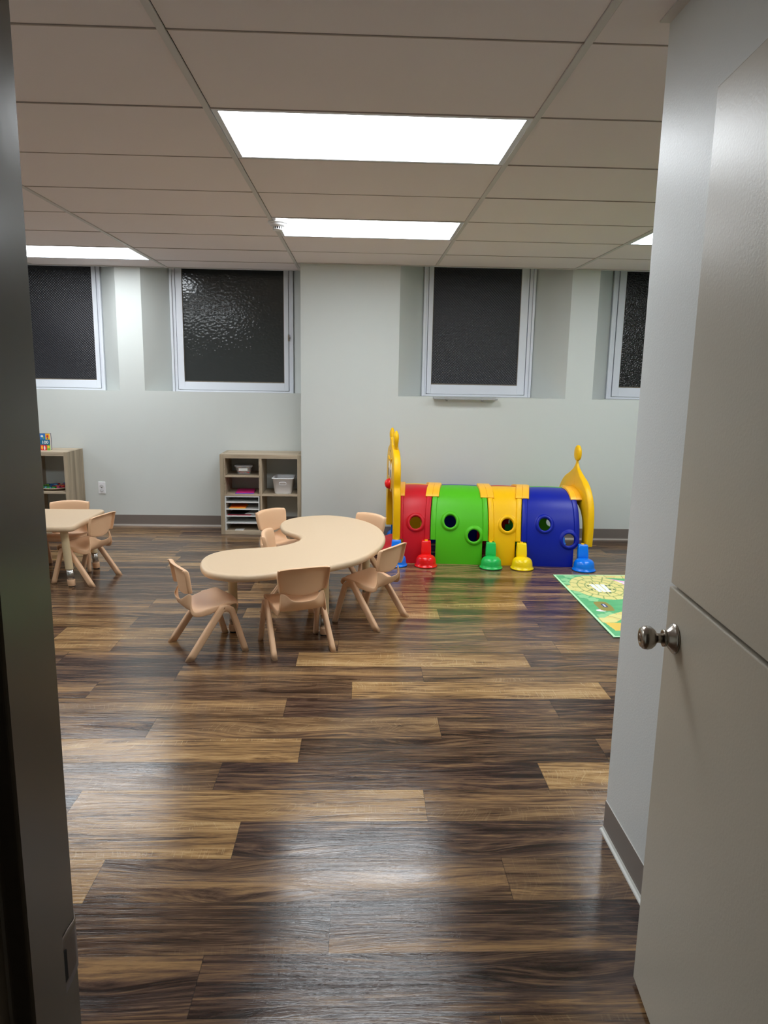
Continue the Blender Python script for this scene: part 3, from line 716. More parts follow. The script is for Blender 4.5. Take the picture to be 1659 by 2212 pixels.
# ================================================================== CHAIRS
def build_chair():
    t = thing('toddler_chair', (0, 0, 0), 0, 'x', 'chair', 'peach plastic toddler chairs')
    prof = [(.150, .232), (.156, .246), (.150, .262), (.120, .272), (.06, .267), (.0, .254), (-.05, .241), (-.094, .234), (-.127, .246), (-.144, .276), (-.142, .342)]
    hw = [.132, .140, .146, .149, .148, .142, .135, .130, .127, .123, .115]
    sk = [0, 0, .002, .010, .020, .028, .032, .030, .022, .010, .0]
    nr = len(prof); us = [-1, -.93, -.8, -.6, -.4, -.2, 0, .2, .4, .6, .8, .93, 1]
    rows = []
    for j in range(nr):
        y, z = prof[j]; a = prof[max(0, j - 1)]; c = prof[min(nr - 1, j + 1)]
        ty, tz = c[0] - a[0], c[1] - a[1]; l = math.hypot(ty, tz); ny, nz = tz / l, -ty / l     # outward (down/back) normal
        if nz > 0: ny, nz = -ny, -nz
        ny, nz = (ny, nz)
        row = []
        def pt(u):
            yy = y - (.030 * u * u if j < 3 else (.012 * u * u if j == 3 else 0)); zz = z + (.010 * u ** 4 if 2 < j < 8 else 0)
            if j >= 8: yy += (.016, .022, .026)[j - 8] * u * u
            if j == nr - 1 and abs(u) < .7: zz = .302 + .012 * (abs(u) / .7) ** 2; yy = -.160 + .016 * u * u
            if j == nr - 2 and abs(u) < .7: zz = .277; yy = -.151 + .016 * u * u
            return [hw[j] * u, yy, zz]
        p = pt(1); row.append((-(p[0] + .003), p[1] + ny * sk[j], p[2] + nz * sk[j]))
        row.append((-(p[0] + .002), p[1] + ny * sk[j] * .4, p[2] + nz * sk[j] * .4))
        for u in us: row.append(tuple(pt(u)))
        row.append((p[0] + .002, p[1] + ny * sk[j] * .4, p[2] + nz * sk[j] * .4)); row.append((p[0] + .003, p[1] + ny * sk[j], p[2] + nz * sk[j]))
        rows.append(row)
    b = MB(); b.rings(rows, False, False, 0, True, closed=False)
    def shell(name, b, th):
        o = obj(name, b, M_CHAIR, t, recalc=False)
        s = o.modifiers.new('s', 'SOLIDIFY'); s.thickness = th; s.offset = 0
        ss = o.modifiers.new('ss', 'SUBSURF'); ss.levels = 1; ss.render_levels = 2
        return o
    shell('seat', b, .0065)
    # backrest
    bp = [(-.134, .324), (-.137, .350), (-.143, .395), (-.149, .440), (-.154, .472), (-.158, .481), (-.168, .486), (-.180, .484)]
    bw = [.121, .125, .131, .135, .135, .134, .133, .131]
    rows = []
    for j, (y, z) in enumerate(bp):
        row = []; top = j >= 4
        def pt(u):
            yy = y + .022 * u * u; zz = z
            if j == 0: zz += .024 * u * u
            if j == 1: zz += .012 * u * u
            if top: zz -= .010 * abs(u) ** 3
            return (bw[j] * u, yy, zz)
        fl = .026 if j < 6 else .012
        p = pt(1)
        row.append((-(p[0] + .006), p[1] - fl, p[2])); row.append((-(p[0] + .006), p[1] - .006, p[2]))
        for u in us: row.append(pt(u))
        row.append((p[0] + .006, p[1] - .006, p[2])); row.append((p[0] + .006, p[1] - fl, p[2]))
        rows.append(row)
    b = MB(); b.rings(rows, False, False, 0, True, closed=False)
    shell('backrest', b, .0065)
    # legs
    def leg(sg, path, wy, wx):
        pts = catmull([(0, y, z) for y, z, in path], 6); n = len(pts); rs = []
        for i, p in enumerate(pts):
            tg = (pts[min(n - 1, i + 1)] - pts[max(0, i - 1)]).normalized(); nn = Vector((0, tg.z, -tg.y))
            f = i / (n - 1); zf = 1 - p.z / .27
            x = sg * lerp(.153, .162, max(0, zf)); w_ = lerp(wy[0], wy[1], f) / 2; h_ = lerp(wx[0], wx[1], f) / 2
            ring = []
            for k in range(16):
                a = 2 * pi * k / 16; cx = abs(cos(a)) ** .6 * (1 if cos(a) >= 0 else -1); cy = abs(sin(a)) ** .6 * (1 if sin(a) >= 0 else -1)
                q = Vector((x, p.y, p.z)) + Vector((1, 0, 0)) * (cx * h_) + nn * (cy * w_)
                if i == n - 1 or q.z < 0: q = q - tg * (q.z / tg.z)
                ring.append(tuple(q))
            rs.append(ring)
        b = MB(); b.rings(rs, True, True); return b
    for sg in (-1, 1):
        obj('leg', leg(sg, [(.092, .215), (.082, .236), (.062, .250), (.040, .250), (.018, .232), (-.150, 0)], (.034, .039), (.025, .029)), M_CHAIR, t)
        obj('leg', leg(sg, [(.030, .246), (.052, .252), (.076, .243), (.092, .214), (.155, 0)], (.031, .034), (.0245, .028)), M_CHAIR, t)
    # under-seat tie bar
    b = MB(); b.box(-.150, .150, .045, .075, .228, .246); obj('cross_bar', b, M_CHAIR, t, bevel=.004)
    return t
ch0 = build_chair()
chairs = [
    (-.822, 3.762, 30.0, 'peach toddler chair at the near left end of the kidney table, facing right', 'chairs around the kidney table'),
    (-.340, 3.772, 111.5, 'peach toddler chair with its back to the doorway, near side of the kidney table', 'chairs around the kidney table'),
    (.077, 4.223, 146.0, 'peach toddler chair at the right end of the kidney table, beside the tunnel', 'chairs around the kidney table'),
    (-.545, 5.166, -40.0, 'peach toddler chair before the cube shelf, beyond the far tip of the kidney table', 'chairs around the kidney table'),
    (-.440, 4.500, -3.0, 'peach toddler chair tucked into the inner curve of the kidney table', 'chairs around the kidney table'),
    (-.020, 5.020, -135.0, 'peach toddler chair at the far side of the kidney table, only its back showing', 'chairs around the kidney table'),
    (-1.950, 5.060, 165.5, 'peach toddler chair at the right end of the rectangular table, facing left', 'chairs at the rectangular table'),
    (-2.200, 5.375, -78.0, 'peach toddler chair behind the rectangular table, in front of the left cube shelf', 'chairs at the rectangular table'),
]
for i, (x, y, a, lab, grp) in enumerate(chairs):
    rz = rad(a - 90)
    if i == 0:
        ch0.location = (x, y, 0); ch0.rotation_euler = (0, 0, rz); tag(ch0, lab, 'chair', grp)
    else: dup(ch0, (x, y, 0), rz, lab, grp)

# ================================================================== TABLES
def inset(poly, d):
    n = len(poly); out = []
    for i in range(n):
        a, c = Vector(poly[i - 1]), Vector(poly[(i + 1) % n]); t_ = (c - a).normalized(); nn = Vector((-t_.y, t_.x))
        out.append((poly[i][0] + nn.x * d, poly[i][1] + nn.y * d))
    return out
def tabletop(poly, ztop, name, parent):
    """poly counter-clockwise"""
    th = .040
    prof = [(.045, 0), (.040, -.0008), (.034, .0), (.014, .0), (.008, -.0015), (.003, -.006), (0, -.014), (0, -.022), (.003, -.030), (.008, -.036), (.014, -.040), (.03, -.040)]
    rs = [[(x, y, ztop + dz) for x, y in inset(poly, d)] for d, dz in prof]
    b = MB(); b.rings(rs, True, True)
    return obj(name, b, M_TABLE, parent)
def table_leg(parent, x, y, ztop, lean=(0, 0)):
    sl_ = lambda z: (lean[0] * z, lean[1] * z)
    def tube(prof, n=28, sc=1):
        b = MB(); rs = []
        for r, z in prof: rs.append([(x + sl_(z)[0] + r * cos(2 * pi * i / n), y + sl_(z)[1] + r * sin(2 * pi * i / n), z) for i in range(n)])
        b.rings(rs); return b
    L_ = obj('leg', tube([(.0255, .126), (.026, .128), (.026, ztop - .06), (.034, ztop - .046), (.040, ztop - .041)]), M_SLEEVE, parent)
    b = MB(); rs = []
    for z in (.035, .127):
        rs.append([(x + sl_(z)[0] + (.0205 + .0012 * cos(14 * 2 * pi * i / 84)) * cos(2 * pi * i / 84), y + sl_(z)[1] + (.0205 + .0012 * cos(14 * 2 * pi * i / 84)) * sin(2 * pi * i / 84), z) for i in range(84)])
    b.rings(rs); obj('steel_tube', b, M_CHROME, L_)
    b = tube([(.0235, .008), (.025, .010), (.0265, .046), (.0265, .050), (.022, .050)]); obj('foot_cup', b, M_CHAIR, L_)
    b = tube([(.022, 0), (.0225, .009)]); obj('foot_pad', b, M_RUBBER, L_)
kid = [(-0.868, 3.834), (-0.822, 3.713), (-0.761, 3.652), (-0.658, 3.611), (-0.563, 3.614), (-0.426, 3.67), (-0.285, 3.738), (-0.14, 3.838), (-0.014, 3.963), (0.067, 4.105),
       (0.132, 4.293), (0.166, 4.48), (0.168, 4.66), (0.138, 4.86), (0.069, 5.04), (-0.021, 5.17), (-0.125, 5.255), (-0.237, 5.290), (-0.366, 5.261), (-0.463, 5.194), (-0.529, 5.095),
       (-0.553, 4.972), (-0.54, 4.847), (-0.5, 4.73), (-0.435, 4.647), (-0.390, 4.575), (-0.375, 4.495), (-0.395, 4.411), (-0.441, 4.335), (-0.511, 4.274), (-0.60, 4.238), (-0.69, 4.215), (-0.784, 4.170), (-0.852, 4.090), (-0.882, 3.975)]
KX, KY = -.35, 4.4
kidp = [(v.x - KX, v.y - KY) for v in catmull([(x, y, 0) for x, y in kid], 4, True)]
t = thing('kidney_table', (KX, KY, 0), 0, 'cream kidney-shaped toddler table with six chairs around it', 'table')
tabletop(kidp, .442, 'tabletop', t)
for x, y in ((-.720, 3.985), (-.194, 3.94), (.048, 4.62), (-.33, 5.09), (-.09, 4.95)):
    if (x, y) == (-.09, 4.95): continue
    table_leg(t, x - KX, y - KY, .442)
t = thing('rectangular_table', (-2.53, 5.10, 0), 0, 'peach rectangular toddler table at the far left, cut off by the door jamb', 'table')
def rrect(x0, x1, y0, y1, r, n=8):
    pts = []
    for cx, cy, a0 in ((x1 - r, y1 - r, 0), (x0 + r, y1 - r, 90), (x0 + r, y0 + r, 180), (x1 - r, y0 + r, 270)):
        for i in range(n + 1): a = rad(a0 + 90 * i / n); pts.append((cx + r * cos(a), cy + r * sin(a)))
    return pts
tabletop(rrect(-.61, .61, -.33, .33, .055), .442, 'tabletop', t)
for sx_, sy_ in ((1, -1), (1, 1), (-1, -1), (-1, 1)):
    table_leg(t, sx_ * .545, sy_ * .235, .442, (-sx_ * .08, 0))

# ================================================================== PLAY TUNNEL
TA = rad(-4.0)
tun = thing('play_tunnel', (0.30, 5.975, 0), TA, 'caterpillar crawl-through tunnel of red, green, yellow and blue plastic arches', 'play tunnel')
# local: x along the tunnel, y across (minus = towards the room), z up
BW, BH, PE = 0.375, 0.578, 2.5
def arch(s):
    """s in [0,1]: near floor -> top -> far floor ; returns y,z"""
    a = pi * s; c_, s_ = cos(a), sin(a)
    return (-BW * abs(c_) ** (2 / PE) * (1 if c_ >= 0 else -1), BH * abs(s_) ** (2 / PE))
ARC = [arch(i / 400) for i in range(401)]
CUM = [0]
for i in range(400): CUM.append(CUM[-1] + math.hypot(ARC[i + 1][0] - ARC[i][0], ARC[i + 1][1] - ARC[i][1]))
def arch_len(l, off=0.0):
    """point at arc length l from near floor, offset outwards"""
    l = max(0, min(CUM[-1] - 1e-6, l)); lo_, hi = 0, 400
    while hi - lo_ > 1:
        m_ = (lo_ + hi) // 2
        if CUM[m_] <= l: lo_ = m_
        else: hi = m_
    f = (l - CUM[lo_]) / (CUM[hi] - CUM[lo_] + 1e-12); y = lerp(ARC[lo_][0], ARC[hi][0], f); z = lerp(ARC[lo_][1], ARC[hi][1], f)
    i0, i1 = max(0, lo_ - 3), min(400, hi + 3)
    ty, tz = ARC[i1][0] - ARC[i0][0], ARC[i1][1] - ARC[i0][1]; q = math.hypot(ty, tz)
    return y - tz / q * off, z + ty / q * off
LT = CUM[-1]; LH = LT / 2
def len_at_z(z):
    for i in range(201):
        if ARC[i][1] >= z: return CUM[i]
    return LH
NOTCH = len_at_z(.190)
# joint x positions at side (low) and at top
def edge_x(jt, l):
    """l = arc length from floor on either half (0..LH)"""
    lowx, topx = jt; f = max(0, min(1, (l / LH - .35) / .65)); return lerp(lowx, topx, f * f)
J = [(.030, .035), (.292, .335), (.755, .735), (1.015, 1.065), (1.478, 1.440)]
halves = [  # colours: near, far
    (M_RED, M_YEL, 'red', 'yellow'), (M_GREEN, M_BLUE, 'lime green', 'navy blue'), (M_YEL, M_RED, 'yellow', 'red'), (M_BLUE, M_GREEN, 'navy blue', 'lime green')]
holes = {0: [(.175, .322)], 1: [(.450, .338), (.640, .232)], 2: [(.905, .322)], 3: [(1.200, .332), (1.392, .217)]}
holes_far = {0: [(.11, .36)], 1: [(.45, .338), (.64, .232)], 2: [(.88, .322)], 3: [(1.215, .40), (1.392, .222)]}
def cut(o, cutters):
    for c_ in cutters:
        m_ = o.modifiers.new('h', 'BOOLEAN'); m_.operation = 'DIFFERENCE'; m_.object = c_; m_.solver = 'EXACT'
    bpy.context.view_layer.update()
    dg = bpy.context.evaluated_depsgraph_get(); me = bpy.data.meshes.new_from_object(o.evaluated_get(dg))
    o.modifiers.clear(); o.data = me
    for c_ in cutters: bpy.data.objects.remove(c_)
HR = .049
for i in range(4):
    for side in (0, 1):
        m_ = halves[i][side]; j0, j1 = J[i], J[i + 1]
        tr = lambda l: l if side == 0 else LT - l
        ins = .046
        # main body
        NU, NV = 26, 44
        LM = LH - .002
        def X0(l): return edge_x(j0, l) + (ins if (l < NOTCH - 1e-6 and side == 0) else .004)
        def X1(l): return edge_x(j1, l) - (ins if (l < NOTCH - 1e-6 and side == 0) else .004)
        ls = [NOTCH * k / 10 for k in range(10)] + [NOTCH - .0005] + [NOTCH] + [lerp(NOTCH, LM, k / 34) for k in range(1, 35)]
        def ringpts(l, off):
            pts = []
            for k in range(NU + 1):
                x = X0(l) if k == 0 else (X1(l) if k == NU else lerp(edge_x(j0, l) + .050, edge_x(j1, l) - .050, (k - 1) / (NU - 2)))
                y, z = arch_len(tr(l), off + .006 * max(0.0, sin(pi * k / NU)) ** .5)
                pts.append((x, y, z))
            return pts
        b = MB(); rs = []
        for l in ls:
            o_ = ringpts(l, 0); in_ = ringpts(l, -.014)
            rs.append(o_ + in_[::-1])
        b.rings(rs, True, True, 0, True)
        nm = 'arch_panel'
        o = obj(nm, b, m_, tun)
        # recalc split: keep flat shading on thickness edges
        hs = (holes if side == 0 else holes_far)[i]
        cs = []
        for (hx, hz) in hs:
            cb = MB(); ysg = -1 if side == 0 else 1
            cb.lathe([(HR, ysg * .20), (HR, ysg * .60)], (hx, 0, hz), 40, 'Y')
            co = obj('cutter', cb, m_, tun); cs.append(co)
        cut(o, cs)
        mod = o.modifiers.new('es', 'EDGE_SPLIT'); mod.split_angle = rad(40)
        o['label'] = '%s %s half arch' % (halves[i][2 + side], 'near' if side == 0 else 'far')
        # raised bands on both edges
        for q, jj in ((0, j0), (1, j1)):
            b = MB(); rs = []
            for k in range(37):
                l = lerp(NOTCH if side == 0 else .004, LM, k / 36); e = edge_x(jj, l); sg = 1 if q == 0 else -1
                xs = [e + sg * .002, e + sg * .003, e + sg * .010, e + sg * .040, e + sg * .045, e + sg * .045]
                of = [-.004, .005, .010, .010, .004, -.004]
                rs.append([(x, *arch_len(tr(l), d)) for x, d in zip(xs, of)])
            b.rings(rs, True, True); bo = obj('edge_band', b, m_, o); mm = bo.modifiers.new('es', 'EDGE_SPLIT'); mm.split_angle = rad(50)
        # rims round the holes
        for (hx, hz) in hs:
            l0 = len_at_z(hz); b = MB(); rs = []
            for rr_, off in ((.0475, -.012), (.0475, .012), (.050, .0185), (.056, .021), (.064, .019), (.0705, .013), (.074, .006), (.082, .004)):
                ring = []
                for k in range(56):
                    a = 2 * pi * k / 56
                    zt = hz + rr_ * sin(a); l = len_at_z_f(zt) if False else None
                    ring.append((hx + rr_ * cos(a), rr_ * sin(a), off))
                rs.append(ring)
            out = []
            for ring in rs:
                rg = []
                for (x, dz, off) in ring:
                    # use z to find surface point (holes lie on the steep side)
                    zt = max(.01, hz + dz); k = 0
                    while k < 399 and ARC[k + 1][1] < zt: k += 1
                    f = (zt - ARC[k][1]) / (ARC[k + 1][1] - ARC[k][1]); l = lerp(CUM[k], CUM[k + 1], f)
                    if dz > 0: l2 = l
                    body = .006 * max(0.0, sin(pi * max(0, min(1, (x - X0(l)) / (X1(l) - X0(l)))))) ** .5
                    y, z = arch_len(l, off if off > .005 else off)
                    if side == 1: y = -y
                    rg.append((x, y, z))
                out.append(rg)
            b.rings(out, False, False); obj('hole_rim', b, m_, o)
# clips on the top
for q, (lowx, topx) in enumerate(J):
    b = MB(); rs = []; hwid = .055
    x0, x1 = topx - hwid, topx + hwid
    if q == 0: x0, x1 = .0, topx + .052
    if q == 4: x0, x1 = topx - .05, 1.49
    for k in range(29):
        l = lerp(LH - .235, LH + .235, k / 28)
        sft = edge_x((lowx, topx), min(l, LT - l)) - topx
        end = 0 if k in (0, 28) else 1
        xs = [x0, x0 + .004, lerp(x0, x1, .49), lerp(x0, x1, .5), lerp(x0, x1, .51), x1 - .004, x1]
        of = [.008, .015 + .003 * end, .015 + .003 * end, .0145, .015 + .003 * end, .015 + .003 * end, .008]
        rs.append([(x + sft, *arch_len(l, d)) for x, d in zip(xs, of)] + [(x + sft, *arch_len(l, .004)) for x in (x1, x0)])
    b.rings(rs, True, True); o = obj('top_clip', b, M_AMBER, tun); mm = o.modifiers.new('es', 'EDGE_SPLIT'); mm.split_angle = rad(40)
# feet
def foot(x, side, m_, lab, yoff=0):
    f = bpy.data.objects.new('foot', None); COL.objects.link(f); f.parent = tun
    f.location = (x, side * (BW + .090 + yoff), 0); f['label'] = lab
    b = MB(); b.lathe([(.086, .002), (.090, .004), (.091, .009), (.088, .013), (.0815, .0145), (.080, .035), (.0775, .056), (.071, .073), (.058, .085), (.040, .091), (.004, .093)], n=40)
    obj('foot_dome', b, m_, f)
    # post behind the dome
    b = MB(); s_ = -side
    zz = [(0.03, .041, .034), (.12, .040, .030), (.182, .037, .024), (.190, .034, .021)]
    rs = []
    for z, hx, hy in zz:
        cy = s_ * (.050 + .028 * (z / .2)); r_ = .008; pts = []
        for cx_, cy_, a0 in ((1, 1, 0), (-1, 1, 90), (-1, -1, 180), (1, -1, 270)):
            for k in range(4): a = rad(a0 + 30 * k); pts.append((cx_ * (hx - r_) + r_ * cos(a), cy + cy_ * (hy - r_) + r_ * sin(a), z))
        rs.append(pts)
    b.rings(rs); obj('foot_post', b, m_, f)
    b = MB(); b.lathe([(.012, .180), (.012, .196)], (0, s_ * .085, 0), 16); obj('foot_pin', b, M_YEL, f)
fx = [.025, .262, .775, 1.018, 1.500]
fm = [(M_BLUEB, 'blue'), (M_REDB, 'red'), (M_GREENB, 'green'), (M_YELB, 'yellow'), (M_BLUEB, 'blue')]
for x, (m_, c_) in zip(fx, fm):
    foot(x, -1, m_, '%s domed foot on the near side' % c_)
for x, (m_, c_) in zip([.0, .262, .775, 1.018, 1.46], [fm[0], fm[3], fm[1], fm[2], fm[4]]):
    foot(x, 1, m_, '%s domed foot on the far side' % c_, -.02)

def frame_piece(name, outer, inner, x0, x1, m_, parent, rz=0, r=.010):
    """closed arch outline (y,z): outer + inner (down both sides), extruded x0..x1 with rounded rims"""
    b = MB(); n = len(outer)
    def off(poly, d, flip):
        out = []
        for i in range(len(poly)):
            a = Vector(poly[max(0, i - 1)]); c = Vector(poly[min(len(poly) - 1, i + 1)]); t_ = (c - a).normalized(); nn = Vector((-t_.y, t_.x)) * (d if not flip else -d)
            out.append((poly[i][0] + nn.x, poly[i][1] + nn.y))
        return out
    # build strip rings following outer/inner pairs
    rs = []
    o1 = off(outer, r, True); i1 = off(inner, r, False)
    for k in range(n):
        (oy, oz), (iy, iz), (oy1, oz1), (iy1, iz1) = outer[k], inner[k], o1[k], i1[k]
        rs.append([(x0, oy1, oz1), (x0 + r * .3, lerp(oy1, oy, .7), lerp(oz1, oz, .7)), (x0 + r, oy, oz), (x1 - r, oy, oz), (x1 - r * .3, lerp(oy1, oy, .7), lerp(oz1, oz, .7)), (x1, oy1, oz1),
                   (x1, iy1, iz1), (x1 - r * .5, iy, iz), (x0 + r * .5, iy, iz), (x0, iy1, iz1)])
    b.rings(rs, True, True)
    o = obj(name, b, m_, parent); mm = o.modifiers.new('es', 'EDGE_SPLIT'); mm.split_angle = rad(45)
    return o
def mirror_path(half):   # half: (y>=0,z) from the bottom to the top centre -> full near->far
    h = [(v.x, v.y) for v in catmull([(y, z, 0) for y, z in half], 5)]
    return [(-y, z) for y, z in h] + [(y, z) for y, z in h[::-1][1:]]
def resample(path, n):
    c = [0]
    for a, b_ in zip(path, path[1:]): c.append(c[-1] + math.hypot(b_[0] - a[0], b_[1] - a[1]))
    out = []; k = 0
    for i in range(n):
        t_ = c[-1] * i / (n - 1)
        while k < len(c) - 2 and c[k + 1] < t_: k += 1
        f = (t_ - c[k]) / (c[k + 1] - c[k] + 1e-12); out.append((lerp(path[k][0], path[k + 1][0], f), lerp(path[k][1], path[k + 1][1], f)))
    return out
# HEAD
head_out = mirror_path([(.385, .17), (.388, .30), (.385, .45), (.368, .55), (.345, .605), (.352, .66), (.352, .72), (.325, .79), (.27, .85), (.20, .885), (.13, .90), (.085, .925), (.07, .962), (.0, .968)])
head_in = mirror_path([(.300, .17), (.300, .28), (.288, .38), (.255, .47), (.19, .535), (.12, .558), (.07, .555), (.045, .530), (.0, .515)])
N_ = 120
hd = bpy.data.objects.new('head', None); COL.objects.link(hd); hd.parent = tun; hd.location = (-.018, 0, 0); hd.rotation_euler = (0, 0, rad(6.5))
frame_piece('head_plate', resample(head_out, N_), resample(head_in, N_), -.028, .028, M_YEL, hd)
for sg in (-1, 1):   # antennae
    b = MB(); rs = []
    prof = [(.84, .040), (.875, .026), (.900, .020), (.920, .032), (.950, .048), (.985, .053), (1.012, .045), (1.032, .026), (1.042, .004)]
    for z, r_ in prof:
        tx = interp([(.84, .024), (.90, .012), (.93, .019), (.98, .024), (1.02, .019), (1.042, .004)], z)
        rs.append([(tx * cos(2 * pi * k / 24), sg * (.165 + (z - .85) * .12) + r_ * sin(2 * pi * k / 24), z) for k in range(24)])
    b.rings(rs); obj('antenna', b, M_YEL, hd)
b = MB()
for z0, z1, hw_ in ((.925, .975, .045), (.905, .925, .035)): b.box(-.030, .030, -hw_, hw_, z0, z1)
obj('crown_tab', b, M_YEL, hd, bevel=.006)
def oval(cx_, cy, cz, ry, rz_, dx, n=32, tilt=0):
    b = MB(); rs = []
    for sc, d in ((1, 0), (1, dx * .6), (.85, dx), (.01, dx * 1.1)):
        rs.append([(cx_ - d, cy + sc * (ry * cos(a) * cos(tilt) - rz_ * sin(a) * sin(tilt)), cz + sc * (ry * cos(a) * sin(tilt) + rz_ * sin(a) * cos(tilt))) for a in [2 * pi * k / n for k in range(n)]])
    b.rings(rs); return b
for sg in (-1, 1):
    e = obj('eye', oval(-.028, sg * .085, .695, .040, .072, .004, tilt=-sg * .12), M_WHITE, hd)
    obj('pupil', oval(-.0322, sg * .075, .680, .017, .034, .003), M_BLACK, e)
    obj('eyebrow', oval(-.026, sg * .105, .795, .035, .012, .010, tilt=sg * .35), M_YEL, hd)
b = MB(); b.lathe([(.046 * cos(a), -.028 - .046 * sin(a)) for a in [pi / 2 * k / 8 for k in range(9)]], (0, 0, .585), 32, 'X', sy=1.0); obj('nose', b, M_REDB, hd)
b = MB()
for y, z in ((-.03, .855), (0, .865), (.03, .855), (.06, .86)): b.lathe([(.005, -.0282), (.004, -.0295)], (0, y, z), 10, 'X')
obj('freckles', b, mat('freckle_brown', srgb(150, 100, 10), .5), hd)
# red tongue lying in the mouth of the tunnel
def tongue(u, v):
    y = lerp(-.20, .20, v); x = lerp(-.20, .06, u); z = .125 * math.sin(pi * .5 * min(1, (u * 1.15))) * (1 - .5 * (2 * v - 1) ** 4) + .012
    return (x, y * (1 - .35 * (1 - u) ** 2), z)
b = MB(); b.grid(tongue, 16, 16); o = obj('tongue', b, M_RED, hd); s = o.modifiers.new('s', 'SOLIDIFY'); s.thickness = .02
# TAIL
tail_out = mirror_path([(.385, .17), (.392, .30), (.385, .42), (.355, .52), (.295, .60), (.215, .66), (.120, .705), (.052, .745), (.024, .775), (.014, .795), (.012, .812), (.006, .822), (.0, .824)])
tail_in = mirror_path([(.270, .17), (.268, .28), (.250, .36), (.205, .42), (.14, .46), (.08, .475), (.04, .480), (.02, .481), (.012, .4815), (.006, .482), (.0, .482)])
tl_ = bpy.data.objects.new('tail', None); COL.objects.link(tl_); tl_.parent = tun; tl_.location = (1.503, 0, 0); tl_.rotation_euler = (0, 0, rad(7.5))
# pair outer and inner by matching fractions so strips stay untangled
def pair(outer, inner, n):
    return resample(outer, n), resample(inner, n)
a_, c_ = pair(tail_out, tail_in, 280)
tp = frame_piece('tail_plate', a_, c_, -.026, .026, M_YEL, tl_)
for v in tp.data.vertices: v.co.x *= interp([(.66, 1), (.74, .6), (.79, .34), (1, .30)], v.co.z)
b = MB(); rs = []
for k in range(17):
    a = pi * k / 16; q = sin(a); z = .876 - .064 * cos(a) - .004 * q
    rs.append([(.025 * q ** .6 * cos(t2) if q > 1e-6 else 0, (.058 - .010 * cos(a) * -1 * (1 if a < pi / 2 else 0)) * q * sin(t2), z) for t2 in [2 * pi * i / 28 for i in range(28)]])
b.rings(rs); obj('tail_knob', b, M_YEL, tl_)

